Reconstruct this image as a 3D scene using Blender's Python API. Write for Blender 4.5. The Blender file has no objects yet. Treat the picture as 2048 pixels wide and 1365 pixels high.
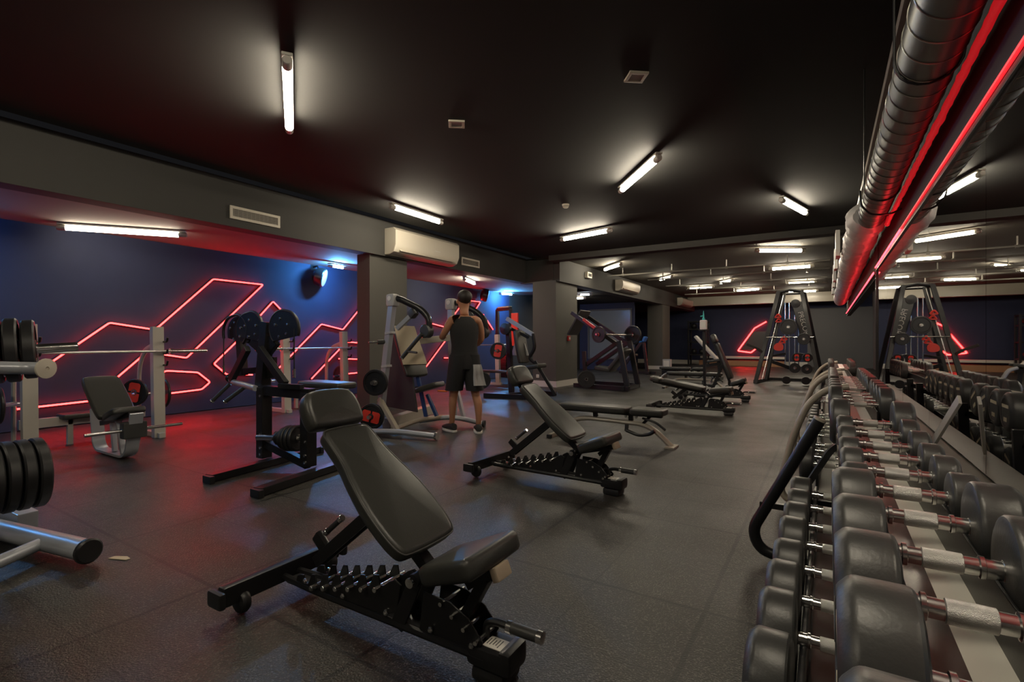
import bpy, bmesh, math, random
from mathutils import Vector, Matrix, Euler
R = math.radians
V = Vector
random.seed(7)
C = bpy.context.scene.collection
SC = bpy.context.scene

# ------------------------------------------------------------------ camera, world, exposure
cam_data = bpy.data.cameras.new('camera')
cam = bpy.data.objects.new('camera', cam_data)
C.objects.link(cam)
cam.location = (0, 0, 1.15)
cam.rotation_euler = (R(90), 0, R(32.25))
cam_data.sensor_width = 36.0
cam_data.lens = 36.0 * 1000 / 2048
cam_data.clip_start = 0.02
SC.camera = cam
world = bpy.data.worlds.new('world')
SC.world = world
world.use_nodes = True
world.node_tree.nodes['Background'].inputs[0].default_value = (0.02, 0.02, 0.022, 1)
world.node_tree.nodes['Background'].inputs[1].default_value = 0.3
SC.view_settings.view_transform = 'Standard'
SC.view_settings.look = 'None'
SC.view_settings.exposure = 0.2
SC.view_settings.gamma = 1.0
SC.view_settings.use_curve_mapping = False
SC.cycles.use_denoising = True
SC.cycles.max_bounces = 8
SC.cycles.sample_clamp_indirect = 4.0
SC.cycles.caustics_reflective = True
SC.cycles.caustics_refractive = False

LAMP = 78.0       # radiance of the ceiling tubes
NEON = 20.0        # red neon tubes
BLUE = 1100.0       # blue tubes

# ------------------------------------------------------------------ materials
MATS = {}
def mat(name, col, rough=.5, metal=0., bump=0., bscale=200., coat=0., vary=0., emit=None, strength=0., spec=.5):
    m = bpy.data.materials.new(name)
    m.use_nodes = True
    nt = m.node_tree
    b = nt.nodes['Principled BSDF']
    b.inputs['Base Color'].default_value = (*col, 1)
    b.inputs['Roughness'].default_value = rough
    b.inputs['Metallic'].default_value = metal
    b.inputs['Specular IOR Level'].default_value = spec
    if coat:
        b.inputs['Coat Weight'].default_value = coat
        b.inputs['Coat Roughness'].default_value = .15
    if emit:
        b.inputs['Emission Color'].default_value = (*emit, 1)
        b.inputs['Emission Strength'].default_value = strength
    if bump or vary:
        geo = nt.nodes.new('ShaderNodeTexCoord')
        nz = nt.nodes.new('ShaderNodeTexNoise')
        nz.inputs['Scale'].default_value = bscale
        nz.inputs['Detail'].default_value = 3
        nt.links.new(geo.outputs['Object'], nz.inputs['Vector'])
        if bump:
            bp = nt.nodes.new('ShaderNodeBump')
            bp.inputs['Strength'].default_value = bump
            bp.inputs['Distance'].default_value = .004
            nt.links.new(nz.outputs['Fac'], bp.inputs['Height'])
            nt.links.new(bp.outputs['Normal'], b.inputs['Normal'])
        if vary:
            n2 = nt.nodes.new('ShaderNodeTexNoise')
            n2.inputs['Scale'].default_value = 3.5
            n2.inputs['Detail'].default_value = 5
            nt.links.new(geo.outputs['Object'], n2.inputs['Vector'])
            mx = nt.nodes.new('ShaderNodeMixRGB')
            mx.inputs[1].default_value = (*[c * (1 - vary) for c in col], 1)
            mx.inputs[2].default_value = (*[min(1, c * (1 + vary)) for c in col], 1)
            nt.links.new(n2.outputs['Fac'], mx.inputs[0])
            nt.links.new(mx.outputs[0], b.inputs['Base Color'])
    MATS[name] = m
    return m

M = MATS
mat('black_paint', (.012, .012, .013), .38, coat=.25)
mat('black_steel', (.013, .013, .014), .36, metal=0, bump=.05, bscale=300, coat=.1, spec=.3)
mat('black_vinyl', (.04, .04, .036), .36, bump=.1, bscale=260, vary=.15, spec=.45)
mat('vinyl_piping', (.06, .06, .057), .4)
mat('rubber', (.045, .045, .044), .38, bump=.1, bscale=180, vary=.15)
mat('plate_rubber', (.014, .014, .015), .42, bump=.06, bscale=120)
mat('chrome', (.8, .79, .77), .22, metal=1)
mat('chrome_knurl', (.88, .87, .84), .3, metal=1, bump=.5, bscale=900)
mat('grey_paint', (.42, .42, .42), .4, coat=.2)
mat('warm_grey_paint', (.46, .43, .38), .42, coat=.2)
mat('cream_paint', (.4, .36, .29), .38, coat=.25)
mat('silver_paint', (.42, .44, .48), .32, metal=.3)
mat('dark_panel', (.035, .036, .035), .6)
mat('wall_black', (.03, .03, .029), .75, bump=.05, bscale=90)
mat('ceiling_black', (.0105, .0105, .0095), .8, bump=.05, bscale=60)
mat('ceiling_lamp_glow', (.085, .075, .058), .8)  # black ceiling lightened to tan: glow of the far lamps painted into its colour
mat('beam_grey', (.052, .051, .047), .8, bump=.05, bscale=60)
mat('pillar_grey', (.075, .072, .063), .8, bump=.04, bscale=60)
mat('wall_navy', (.02, .028, .075), .72, bump=.05, bscale=80, vary=.1)
mat('bay_ceiling', (.22, .2, .19), .85)
mat('wall_grey', (.12, .12, .125), .8)
mat('white_skirting', (.62, .6, .55), .5)
mat('white_plastic', (.62, .57, .47), .4)
mat('white_enamel', (.7, .68, .62), .35)
mat('grille_dark', (.03, .028, .024), .7)
mat('red_label', (.75, .05, .03), .45)
mat('red_plastic', (.5, .02, .02), .4)
mat('orange_plastic', (.7, .16, .03), .45)
mat('blue_plastic', (.02, .13, .42), .4)
mat('dark_blue_plastic', (.015, .05, .16), .4)
mat('label_white', (.7, .68, .62), .6)
mat('label_cream', (.6, .52, .36), .6)
mat('label_ink', (.06, .06, .06), .6)
mat('tan_towel', (.5, .43, .31), .85, bump=.35, bscale=140, vary=.12)
mat('grey_towel', (.4, .4, .4), .9, bump=.35, bscale=160)
mat('skin', (.42, .2, .11), .5, vary=.08)
mat('black_cloth', (.014, .014, .015), .85, bump=.2, bscale=90)
mat('hair', (.015, .01, .008), .6)
mat('shoe_black', (.02, .02, .02), .7)
mat('shoe_sole', (.7, .68, .64), .6)
mat('eye_white', (.7, .68, .65), .3)
mat('lips', (.35, .12, .09), .5)
mat('duct_metal', (.2, .195, .17), .38, metal=1)
mat('duct_rib', (.5, .48, .42), .34, metal=1)
mat('foil', (.6, .58, .56), .4, metal=.25, bump=.5, bscale=25)
mat('pipe_wrap_red_glow', (.5, .2, .2), .5, bump=.4, bscale=60, emit=(1, .012, .02), strength=.3)  # emission stands in for red strip light falling on the pipe
mat('pipe_steel', (.4, .38, .34), .35, metal=.8)
mat('tray_dark', (.055, .025, .022), .22, coat=.4)
mat('tray_light', (.62, .6, .54), .35)
mat('ledge', (.085, .08, .066), .55, bump=.15, bscale=40, vary=.3)
mat('mirror', (.82, .83, .82), .012, metal=1)
mat('glass_dark', (.2, .23, .26), .12, coat=.5)
mat('speaker_white', (.6, .62, .68), .45)
mat('spray_teal', (.05, .5, .5), .4)
mat('spray_white', (.72, .62, .6), .5)
mat('wood_warm', (.36, .17, .08), .5)
mat('beige_sign', (.45, .36, .26), .6)
mat('lamp_white', (.9, .85, .75), .4, emit=(1, .88, .68), strength=LAMP)
mat('lamp_cool', (.8, .85, .9), .4, emit=(.75, .88, 1), strength=LAMP * .5)
mat('lamp_body', (.6, .58, .52), .4)
mat('lamp_clear', (.62, .6, .55), .25)
mat('neon_red', (.9, .2, .2), .4, emit=(1, .017, .016), strength=NEON)
mat('led_red', (.9, .2, .2), .4, emit=(1, .02, .03), strength=.9)
mat('led_red_bright', (.9, .2, .2), .4, emit=(1, .02, .03), strength=14)
mat('blue_tube_soft', (.6, .8, 1), .4, emit=(.1, .45, 1), strength=BLUE * .4)
mat('lamp_dim', (.9, .85, .75), .4, emit=(1, .88, .68), strength=LAMP * .3)
mat('blue_tube', (.6, .8, 1), .4, emit=(.1, .45, 1), strength=BLUE)
mat('floor_tile', (.05, .047, .043), .5)

def floor_material():
    m = M['floor_tile']; nt = m.node_tree; L = nt.links; N = nt.nodes
    b = N['Principled BSDF']
    geo = N.new('ShaderNodeNewGeometry')
    sep = N.new('ShaderNodeSeparateXYZ'); L.new(geo.outputs['Position'], sep.inputs[0])
    def math_(op, a, bv=None, c=None):
        n = N.new('ShaderNodeMath'); n.operation = op
        for i, x in enumerate((a, bv, c)):
            if x is None: continue
            if isinstance(x, (int, float)): n.inputs[i].default_value = x
            else: L.new(x, n.inputs[i])
        return n.outputs[0]
    wob = N.new('ShaderNodeTexNoise'); wob.inputs['Scale'].default_value = 14; wob.inputs['Detail'].default_value = 4
    L.new(geo.outputs['Position'], wob.inputs['Vector'])
    w = math_('MULTIPLY', math_('SUBTRACT', wob.outputs['Fac'], .5), .018)
    def seam(axis, off, pitch, half):
        p = math_('ADD', math_('ADD', sep.outputs[axis], off), w)
        f = math_('PINGPONG', p, pitch / 2)          # 0 at the seam
        return math_('LESS_THAN', f, half)
    s1 = math_('MAXIMUM', seam(0, .44, 1.0, .010), seam(1, -.23, 1.0, .010))
    s2 = math_('MAXIMUM', seam(0, .94, 1.0, .004), seam(1, .27, 1.0, .004))
    sm = math_('MAXIMUM', s1, math_('MULTIPLY', s2, .7))
    # tile-to-tile tone
    tile = N.new('ShaderNodeTexWhiteNoise'); tile.noise_dimensions = '2D'
    fx = math_('FLOOR', math_('MULTIPLY', math_('ADD', sep.outputs[0], .44), 1.0))
    fy = math_('FLOOR', math_('MULTIPLY', math_('ADD', sep.outputs[1], -.23), 1.0))
    cmb = N.new('ShaderNodeCombineXYZ'); L.new(fx, cmb.inputs[0]); L.new(fy, cmb.inputs[1]); L.new(cmb.outputs[0], tile.inputs['Vector'])
    big = N.new('ShaderNodeTexNoise'); big.inputs['Scale'].default_value = 1.3; big.inputs['Detail'].default_value = 6
    L.new(geo.outputs['Position'], big.inputs['Vector'])
    gr = N.new('ShaderNodeTexNoise'); gr.inputs['Scale'].default_value = 120; gr.inputs['Detail'].default_value = 2
    L.new(geo.outputs['Position'], gr.inputs['Vector'])
    tone = math_('ADD', math_('ADD', math_('MULTIPLY', tile.outputs['Value'], .35), math_('MULTIPLY', big.outputs['Fac'], 1.0)), math_('MULTIPLY', gr.outputs['Fac'], .9))
    tone = math_('MULTIPLY', tone, .62)
    vor = N.new('ShaderNodeTexVoronoi'); vor.inputs['Scale'].default_value = 210
    L.new(geo.outputs['Position'], vor.inputs['Vector'])
    sp = N.new('ShaderNodeSeparateColor'); L.new(vor.outputs['Color'], sp.inputs[0])
    fleck = math_('MULTIPLY', math_('GREATER_THAN', sp.outputs[0], .86), 2.0)
    tone = math_('ADD', tone, fleck)
    ramp = N.new('ShaderNodeMixRGB'); ramp.blend_type = 'MULTIPLY'; ramp.inputs[0].default_value = 1
    ramp.inputs[1].default_value = (.034, .0315, .0275, 1)
    cc = N.new('ShaderNodeCombineXYZ')
    for i in range(3): L.new(tone, cc.inputs[i])
    L.new(cc.outputs[0], ramp.inputs[2])
    dark = N.new('ShaderNodeMixRGB'); dark.inputs[2].default_value = (.006, .006, .006, 1)
    L.new(sm, dark.inputs[0]); L.new(ramp.outputs[0], dark.inputs[1])
    L.new(dark.outputs[0], b.inputs['Base Color'])
    rr = math_('ADD', .2, math_('MULTIPLY', big.outputs['Fac'], .45))
    L.new(rr, b.inputs['Roughness'])
    h = math_('SUBTRACT', math_('MULTIPLY', gr.outputs['Fac'], 1.0), math_('MULTIPLY', sm, 1.5))
    bp = N.new('ShaderNodeBump'); bp.inputs['Strength'].default_value = .55; bp.inputs['Distance'].default_value = .006
    L.new(h, bp.inputs['Height']); L.new(bp.outputs['Normal'], b.inputs['Normal'])
floor_material()

# ------------------------------------------------------------------ mesh helpers
def frame_to(p0, p1, up=None):
    z = (V(p1) - V(p0)).normalized()
    up = V(up) if up else (V((0, 0, 1)) if abs(z.z) < .95 else V((0, 1, 0)))
    x = up.cross(z)
    if x.length < 1e-5: x = V((1, 0, 0)).cross(z)
    x.normalize(); y = z.cross(x)
    return x, y, z

def fillet(pts, r, n=5):
    pts = [V(p) for p in pts]
    out = [pts[0]]
    for i in range(1, len(pts) - 1):
        a, b, c = pts[i - 1], pts[i], pts[i + 1]
        u, v = (a - b), (c - b)
        q = min(r, u.length * .48, v.length * .48)
        p0, p2 = b + u.normalized() * q, b + v.normalized() * q
        for k in range(n + 1):
            t = k / n
            out.append(p0 * (1 - t) ** 2 + b * 2 * t * (1 - t) + p2 * t * t)
    out.append(pts[-1])
    return out

class MB:
    def __init__(self): self.bm = bmesh.new()
    def ring(self, pts): return [self.bm.verts.new(p) for p in pts]
    def skin(self, rings, cap0=True, cap1=True, closed=False):
        f = self.bm.faces
        n = len(rings[0])
        seq = list(zip(rings, rings[1:])) + ([(rings[-1], rings[0])] if closed else [])
        for a, b in seq:
            for i in range(n):
                j = (i + 1) % n
                try: f.new((a[i], a[j], b[j], b[i]))
                except ValueError: pass
        if not closed:
            if cap0: f.new(list(reversed(rings[0])))
            if cap1: f.new(rings[-1])
        return self
    def box(self, c, s, rot=None, bev=0.004):
        t = bmesh.new()
        bmesh.ops.create_cube(t, size=1)
        bmesh.ops.scale(t, vec=V(s), verts=t.verts)
        if bev:
            bmesh.ops.bevel(t, geom=list(t.edges), offset=min(bev, min(s) * .45), segments=2, profile=.6, affect='EDGES')
        m = Matrix.Translation(V(c))
        if rot is not None:
            m = m @ (rot.to_4x4() if isinstance(rot, Matrix) else Euler(rot).to_matrix().to_4x4())
        bmesh.ops.transform(t, matrix=m, verts=t.verts)
        return self.merge(t)
    def merge(self, t):
        mp = {v: self.bm.verts.new(v.co) for v in t.verts}
        for f in t.faces:
            try: self.bm.faces.new([mp[v] for v in f.verts])
            except ValueError: pass
        t.free()
        return self
    def bar(self, p0, p1, w, h, up=None, bev=.006):
        x, y, z = frame_to(p0, p1, up)
        L = (V(p1) - V(p0)).length
        m = Matrix((x, y, z)).transposed()
        return self.box((V(p0) + V(p1)) / 2, (w, h, L), m, bev)
    def tube(self, pts, r, n=12, fil=0, closed=False, flat=1.0, up=None):
        pts = fillet(pts, fil) if fil else [V(p) for p in pts]
        rings = []
        prev = None
        N = len(pts)
        for i, p in enumerate(pts):
            if closed: d = pts[(i + 1) % N] - pts[i - 1]
            else: d = pts[min(i + 1, N - 1)] - pts[max(i - 1, 0)]
            d.normalize()
            if prev is None:
                x, y, z = frame_to((0, 0, 0), d, up)
            else:
                x = prev - d * prev.dot(d); x.normalize(); y = d.cross(x)
            prev = x
            rr = r[i] if isinstance(r, (list, tuple)) else r
            rings.append(self.ring([p + x * rr * math.cos(2 * math.pi * k / n) + y * rr * flat * math.sin(2 * math.pi * k / n) for k in range(n)]))
        return self.skin(rings, closed=closed)
    def cyl(self, p0, p1, r, n=20, bev=0.0):
        L = (V(p1) - V(p0)).length
        if bev: return self.lathe([(0, 0), (r - bev, 0), (r, bev), (r, L - bev), (r - bev, L), (0, L)], p0, p1, n)
        return self.lathe([(0, 0), (r, 0), (r, L), (0, L)], p0, p1, n)
    def lathe(self, prof, p0, p1, n=24, ring=False):
        x, y, z = frame_to(p0, p1)
        p0 = V(p0)
        rings = []
        for r, t in prof:
            r = max(r, 1e-4)
            rings.append(self.ring([p0 + z * t + (x * math.cos(2 * math.pi * k / n) + y * math.sin(2 * math.pi * k / n)) * r for k in range(n)]))
        return self.skin(rings, closed=ring)
    def loft(self, secs, n=20):
        """secs: (center, rx, ry, xdir, ydir) ellipses"""
        rings = []
        for c, rx, ry, xd, yd in secs:
            c, xd, yd = V(c), V(xd), V(yd)
            rings.append(self.ring([c + xd * rx * math.cos(2 * math.pi * k / n) + yd * ry * math.sin(2 * math.pi * k / n) for k in range(n)]))
        return self.skin(rings)
    def prism(self, out, t, m, bev=.003):
        """flat outline (u,v) extruded by t along w, placed by matrix m"""
        tb = bmesh.new()
        a = [tb.verts.new((u, v, 0)) for u, v in out]
        b = [tb.verts.new((u, v, t)) for u, v in out]
        tb.faces.new(list(reversed(a))); tb.faces.new(b)
        k = len(out)
        for i in range(k): tb.faces.new((a[i], a[(i + 1) % k], b[(i + 1) % k], b[i]))
        bmesh.ops.recalc_face_normals(tb, faces=list(tb.faces))
        if bev:
            try: bmesh.ops.bevel(tb, geom=[e for e in tb.edges if e.calc_face_angle(0) > .5], offset=bev, segments=1, affect='EDGES')
            except Exception: pass
        bmesh.ops.transform(tb, matrix=m, verts=tb.verts)
        return self.merge(tb)
    def pad(self, out, T, m, r=.022, crown=.0):
        """upholstered cushion: outline (u,v), rounded edges"""
        pts = [V((u, v)) for u, v in out]
        n = len(pts)
        area = sum(pts[i].x * pts[(i + 1) % n].y - pts[(i + 1) % n].x * pts[i].y for i in range(n))
        if area < 0: pts.reverse()
        nor = []
        for i in range(n):
            d = pts[(i + 1) % n] - pts[i - 1]
            nor.append(V((-d.y, d.x)).normalized())
        cen = sum(pts, V((0, 0))) / n
        rings = []
        steps = [(r, 0)] + [(r * (1 - math.sin(a)), r * (1 - math.cos(a))) for a in (R(30), R(60), R(90))]
        steps += [(0, T - r)] + [(r * (1 - math.cos(a)), T - r + r * math.sin(a)) for a in (R(25), R(50), R(75), R(90))]
        for ins, w in steps:
            rings.append(self.ring([m @ V((*(pts[i] + nor[i] * ins), w)) for i in range(n)]))
        for sc, up in ((.75, .35), (.45, .8), (.15, 1.0)):
            rings.append(self.ring([m @ V((*(cen + (pts[i] + nor[i] * r - cen) * sc), T + crown * up)) for i in range(n)]))
        return self.skin(rings)
    def sphere(self, c, r, s=(1, 1, 1), n=16):
        t = bmesh.new()
        bmesh.ops.create_uvsphere(t, u_segments=n, v_segments=max(6, n // 2), radius=r)
        bmesh.ops.scale(t, vec=V(s), verts=t.verts)
        bmesh.ops.translate(t, vec=V(c), verts=t.verts)
        return self.merge(t)
    def build(self, name, material, parent=None, sharp=35):
        bmesh.ops.recalc_face_normals(self.bm, faces=list(self.bm.faces))
        me = bpy.data.meshes.new(name)
        o = bpy.data.objects.new(name, me)
        if parent is not None:
            off = WORLD.get(parent.name, V((0, 0, 0)))
            bmesh.ops.translate(self.bm, vec=-off, verts=self.bm.verts)
        self.bm.to_mesh(me); self.bm.free()
        for p in me.polygons: p.use_smooth = True
        me.set_sharp_from_angle(angle=R(sharp))
        me.materials.append(M[material] if isinstance(material, str) else material)
        C.objects.link(o)
        if sharp == 35:
          wn = o.modifiers.new('weighted_normals', 'WEIGHTED_NORMAL'); wn.weight = 90; wn.keep_sharp = True
        if parent is not None:
            o.parent = parent
            WORLD[o.name] = WORLD.get(parent.name, V((0, 0, 0)))
        return o

WORLD = {}          # world position of each thing's base, so that parts can be written in room coordinates
def tag(o, label=None, cat=None, group=None, kind=None):
    if label: o['label'] = label
    if cat: o['category'] = cat
    if group: o['group'] = group
    if kind: o['kind'] = kind
    return o
def thing(name, label, cat, loc=(0, 0, 0), group=None):
    o = bpy.data.objects.new(name, None)
    o.empty_display_size = .1
    C.objects.link(o); o.location = loc
    WORLD[o.name] = V(loc)
    return tag(o, label, cat, group)
def struct(name, mb, material):
    return tag(mb.build(name, material), kind='structure')
def children(o): return [c for c in bpy.data.objects if c.parent == o]
def copy_tree(o, parent=None, kids=None):
    if kids is None:
        kids = {}
        for c in bpy.data.objects:
            if c.parent: kids.setdefault(c.parent.name, []).append(c)
    c = o.copy(); C.objects.link(c)
    if parent: c.parent = parent
    for ch in kids.get(o.name, []): copy_tree(ch, c, kids)
    return c
def chaikin(p, it=2):
    for _ in range(it):
        q = []
        for i in range(len(p)):
            a, b = p[i], p[(i + 1) % len(p)]
            q.append((a[0] * .75 + b[0] * .25, a[1] * .75 + b[1] * .25))
            q.append((a[0] * .25 + b[0] * .75, a[1] * .25 + b[1] * .75))
        p = q
    return p
def outline(L, prof, it=2):
    """closed outline of a cushion of length L from (t, half width) pairs"""
    right = [(t * L, w) for t, w in prof]
    left = [(t * L, -w) for t, w in reversed(prof)]
    return chaikin(right + left, it)
def rect_outline(L, W, it=3): 
    k = .12
    return chaikin([(0, -W/2 + k*W), (0, W/2 - k*W), (k*W, W/2), (L - k*W, W/2), (L, W/2 - k*W), (L, -W/2 + k*W), (L - k*W, -W/2), (k*W, -W/2)], it)
def plane_matrix(origin, u, v):
    u, v = V(u).normalized(), V(v).normalized()
    w = u.cross(v)
    m = Matrix((u, v, w)).transposed().to_4x4()
    m.translation = V(origin)
    return m
def make_text(name, body, size, material, m, parent, depth=.002):
    cu = bpy.data.curves.new(name, 'FONT'); cu.body = body; cu.size = size; cu.extrude = depth
    cu.align_x = 'CENTER'; cu.align_y = 'CENTER'
    t = bpy.data.objects.new(name, cu); C.objects.link(t)
    dg = bpy.context.evaluated_depsgraph_get()
    me = bpy.data.meshes.new_from_object(t.evaluated_get(dg))
    bpy.data.objects.remove(t)
    off = WORLD.get(parent.name, V((0, 0, 0)))
    me.transform(Matrix.Translation(-off) @ m)
    me.materials.clear(); me.materials.append(M[material])
    o = bpy.data.objects.new(name, me); C.objects.link(o); o.parent = parent
    return o

# ------------------------------------------------------------------ the room
XW = .50            # face of the mirrored wall
H = 3.2             # ceiling
XB = -6.55          # face of the long beam on the other side
XL = -8.68          # far side wall of the bays
YB = 26.0
struct('floor', MB().box((-3.6, 11.4, -.05), (10.8, 30.4, .1), bev=0), 'floor_tile')
struct('ceiling', MB().box((-2.2, 3.5, H + .06), (8.0, 14.6, .12), bev=0), 'ceiling_black')
struct('ceiling_far', MB().box((-2.2, 18.7, H + .06), (8.0, 15.8, .12), bev=0), 'ceiling_lamp_glow')
struct('ceiling_bay', MB().box((-7.7, 5.2, 2.72), (2.2, 18, .1), bev=0), 'bay_ceiling')
struct('ceiling_far_bay', MB().box((-7.3, 20.35, 2.72), (3.0, 12.3, .1), bev=0), 'ceiling_black')
struct('wall_left', MB().box((XL - .06, 4.9, 1.34), (.12, 17.4, 2.66), bev=0), 'wall_navy')
struct('wall_left_far', MB().box((XL - .05, 20.0, 1.34), (.1, 12.8, 2.66), bev=0), 'wall_black')
struct('wall_back', MB().box((-3.55, YB + .05, 1.6), (10.9, .1, 3.2), bev=0), 'wall_navy')
struct('wall_front', MB().box((-3.55, -3.75, 1.6), (10.9, .1, 3.2), bev=0), 'wall_black')
# mirrored side: thick lower wall with a ledge on top, then the mirror, then the bulkhead that runs on past its end
w = MB()
w.box((XW + .06, 1.8, 1.6), (.1, 11.0, 3.2), bev=0)
struct('wall_right', w, 'wall_black')
struct('wall_right_lower', MB().box((.435, 1.8, .325), (.15, 11.0, .65), bev=.006), 'ledge')
struct('beam_right', MB().box((XW + .05, 12.9, 2.1), (.1, 11.2, .36), bev=.005), 'pillar_grey')
struct('wall_right_upper', MB().box((XW + .05, 12.9, 2.75), (.08, 11.2, .9), bev=0), 'wall_black')
struct('wall_right_far', MB().box((1.65, 16.6, 1.6), (.1, 18.8, 3.2), bev=0), 'wall_grey')
struct('wall_niche', MB().box((1.1, 7.25, 1.6), (1.1, .1, 3.2), bev=0), 'wall_grey')
struct('wall_end_grey', MB().box((.45, YB - .25, 1.3), (2.4, .1, 2.6), bev=0), 'wall_grey')
# long beams, pillars
struct('beam_left', MB().box((XB - .13, 3.7, 2.95), (.26, 14.7, .62), bev=.006), 'beam_grey')
struct('beam_far_left', MB().box((-5.78, 18.55, 2.94), (.34, 14.9, .62), bev=.006), 'beam_grey')
struct('beam_cross', MB().box((-6.25, 11.2, 2.94), (.95, .25, .62), bev=.006), 'beam_grey')
struct('beam_ceiling', MB().box((-2.6, 10.75, 3.135), (6.1, .3, .13), bev=.006), 'beam_grey')
struct('beam_ceiling_far', MB().box((-2.6, 24.6, 3.0), (6.3, .3, .4), bev=.006), 'cream_paint')
struct('pillar_near', MB().box((-6.8, 6.4, 1.33), (.32, .9, 2.66), bev=.008), 'pillar_grey')
struct('pillar_middle', MB().box((-6.02, 11.68, 1.33), (.66, 1.25, 2.66), bev=.008), 'pillar_grey')
struct('pillar_far', MB().box((-5.95, 20.9, 1.33), (.62, 1.1, 2.66), bev=.008), 'pillar_grey')
b = MB()
b.box((-6.02, 11.05, .075), (.69, .03, .15), bev=.003); b.box((-5.68, 11.68, .075), (.03, 1.28, .15), bev=.003)
struct('baseboard_pillar', b, 'white_skirting')
b = MB(); b.box((-5.95, 20.34, .07), (.66, .03, .14), bev=.003); b.box((-5.63, 20.9, .07), (.03, 1.12, .14), bev=.003)
struct('baseboard_pillar_far', b, 'white_skirting')
struct('baseboard_back', MB().box((-4.5, YB - .02, .1), (8.0, .04, .2), bev=.003), 'white_skirting')
struct('wall_partition', MB().box((-7.5, 19.0, 1.33), (2.3, .1, 2.66), bev=0), 'wall_navy')
struct('window_1', MB().box((-7.35, 18.93, 1.42), (1.7, .03, 1.9), bev=.004), 'glass_dark')
fr = MB()
for z in (.45, 2.4): fr.box((-7.35, 18.9, z), (1.84, .05, .05))
for x in (-8.24, -6.46): fr.box((x, 18.9, 1.42), (.05, .05, 2.0))
struct('trim_window', fr, 'wall_grey')

# ------------------------------------------------------------------ ceiling lamps
def batten(a, b, z, label, tube='lamp_white', group='tubular lamps', name='ceiling_lamp', r=.034):
    a, b = V((a[0], a[1], z)), V((b[0], b[1], z))
    d = (b - a).normalized()
    t = thing(name, label, 'lamp', (a + b) / 2 + V((0, 0, .06)), group)
    side = d.cross(V((0, 0, 1)))
    MB().bar(a + V((0, 0, .048)), b + V((0, 0, .048)), .075, .022, bev=.006).build('housing', 'lamp_body', t)
    MB().tube([a + d * .09, b - d * .09], r, 14, flat=.9).build('diffuser', tube, t)
    for p, q in ((a, 1), (b, -1)):
        MB().lathe([(0, 0), (r * .8, .0), (r * 1.05, .015), (r * 1.05, .095), (0, .095)], p - d * q * .01, p + d * q, 14).build('end_cap', 'lamp_clear', t)
    cl = MB()
    for k in (.2, .8):
        c = a.lerp(b, k)
        cl.box(c + V((0, 0, .028)), (.02, .02, .07), rot=Matrix((side, d, V((0, 0, 1)))).transposed(), bev=.003)
    cl.build('mounting_clip', 'lamp_body', t)
    return t
batten((-3.17, 2.10), (-4.22, 2.82), 3.1, 'bright tubular lamp on the black ceiling above the leg end of the black dual-cam machine')
batten((-1.51, 5.32), (-2.28, 6.26), 3.1, 'slanting tubular ceiling lamp above the flat bench with the arched legs')
batten((-5.35, 5.18), (-5.38, 6.36), 3.1, 'tubular ceiling lamp in front of the large wall air conditioner')
batten((-4.34, 8.65), (-3.22, 8.38), 3.1, 'tubular ceiling lamp on the near side of the shallow ceiling beam, toward the pillars')
batten((-.54, 7.82), (-.27, 8.89), 3.1, 'short looking tubular ceiling lamp beside the metal duct')
batten((-1.32, 11.94), (-.41, 12.51), 3.1, 'level tubular ceiling lamp just before the first sprinkler pipe')
batten((-5.2, 12.97), (-4.43, 12.23), 3.1, 'tubular ceiling lamp beside the small white box on the beam')
batten((-1.35, 15.3), (-.3, 15.3), 3.11, 'tubular ceiling lamp between the second and third sprinkler pipes')
batten((-4.57, 16.1), (-4.0, 15.5), 3.11, 'tubular ceiling lamp above the tan second air conditioner')
batten((-3.1, 18.1), (-2.6, 17.5), 3.11, 'small distant tubular lamp above the fourth sprinkler pipe')
batten((-4.46, 19.5), (-3.5, 19.4), 3.11, 'distant level tubular lamp nearest to the far pillar')
batten((-3.05, 21.2), (-2.1, 20.9), 3.11, 'distant level tubular lamp between far pillar and cable machine')
batten((-1.2, 19.4), (-.3, 19.6), 3.11, 'distant tubular lamp above the top bar of the cable machine')
batten((-1.4, 22.9), (-.3, 22.9), 3.11, 'farthest tubular lamp, close to the back wall')
batten((-8.3, 2.3), (-7.45, 3.42), 2.6, 'long tubular lamp under the low bay ceiling above the barbell station', 'lamp_dim')
batten((-7.2, 9.3), (-7.55, 10.2), 2.6, 'small tubular lamp under the low ceiling of the second bay')
batten((-7.6, 15.3), (-6.9, 15.6), 2.6, 'small lamp glimpsed past the middle pillar under the low ceiling')
batten((-1.2, -1.2), (-2.2, -1.9), 3.1, 'added unseen tubular lamp over the near end of the room')  # unseen lamp added behind the camera to lift the ambient light
batten((-4.6, -1.0), (-5.2, -2.0), 3.1, 'added unseen tubular lamp by the near end of the beam')  # second unseen lamp, added as fill from behind the camera
batten((-.2, .15), (-.25, 1.35), 3.1, 'tubular ceiling lamp over the nearest dumbbell rack')
batten((-8.02, 6.18), (-8.0, 6.58), 2.58, 'short blue-white tube lamp next to the wall speaker', 'blue_tube', 'blue tube lamps', 'blue_lamp', .02)
batten((-8.4, 12.6), (-8.2, 13.1), 2.58, 'short blue-white tube lamp in the second bay', 'blue_tube', 'blue tube lamps', 'blue_lamp', .02)
batten((-8.3, .8), (-8.3, 1.25), 2.6, 'short blue-white tube lamp at the near end of the bay', 'blue_tube_soft', 'blue tube lamps', 'blue_lamp', .02)
batten((-6.6, 14.3), (-6.2, 14.5), 2.59, 'short cool lamp behind the middle pillar', 'lamp_cool', 'blue tube lamps', 'blue_lamp', .02)

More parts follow.
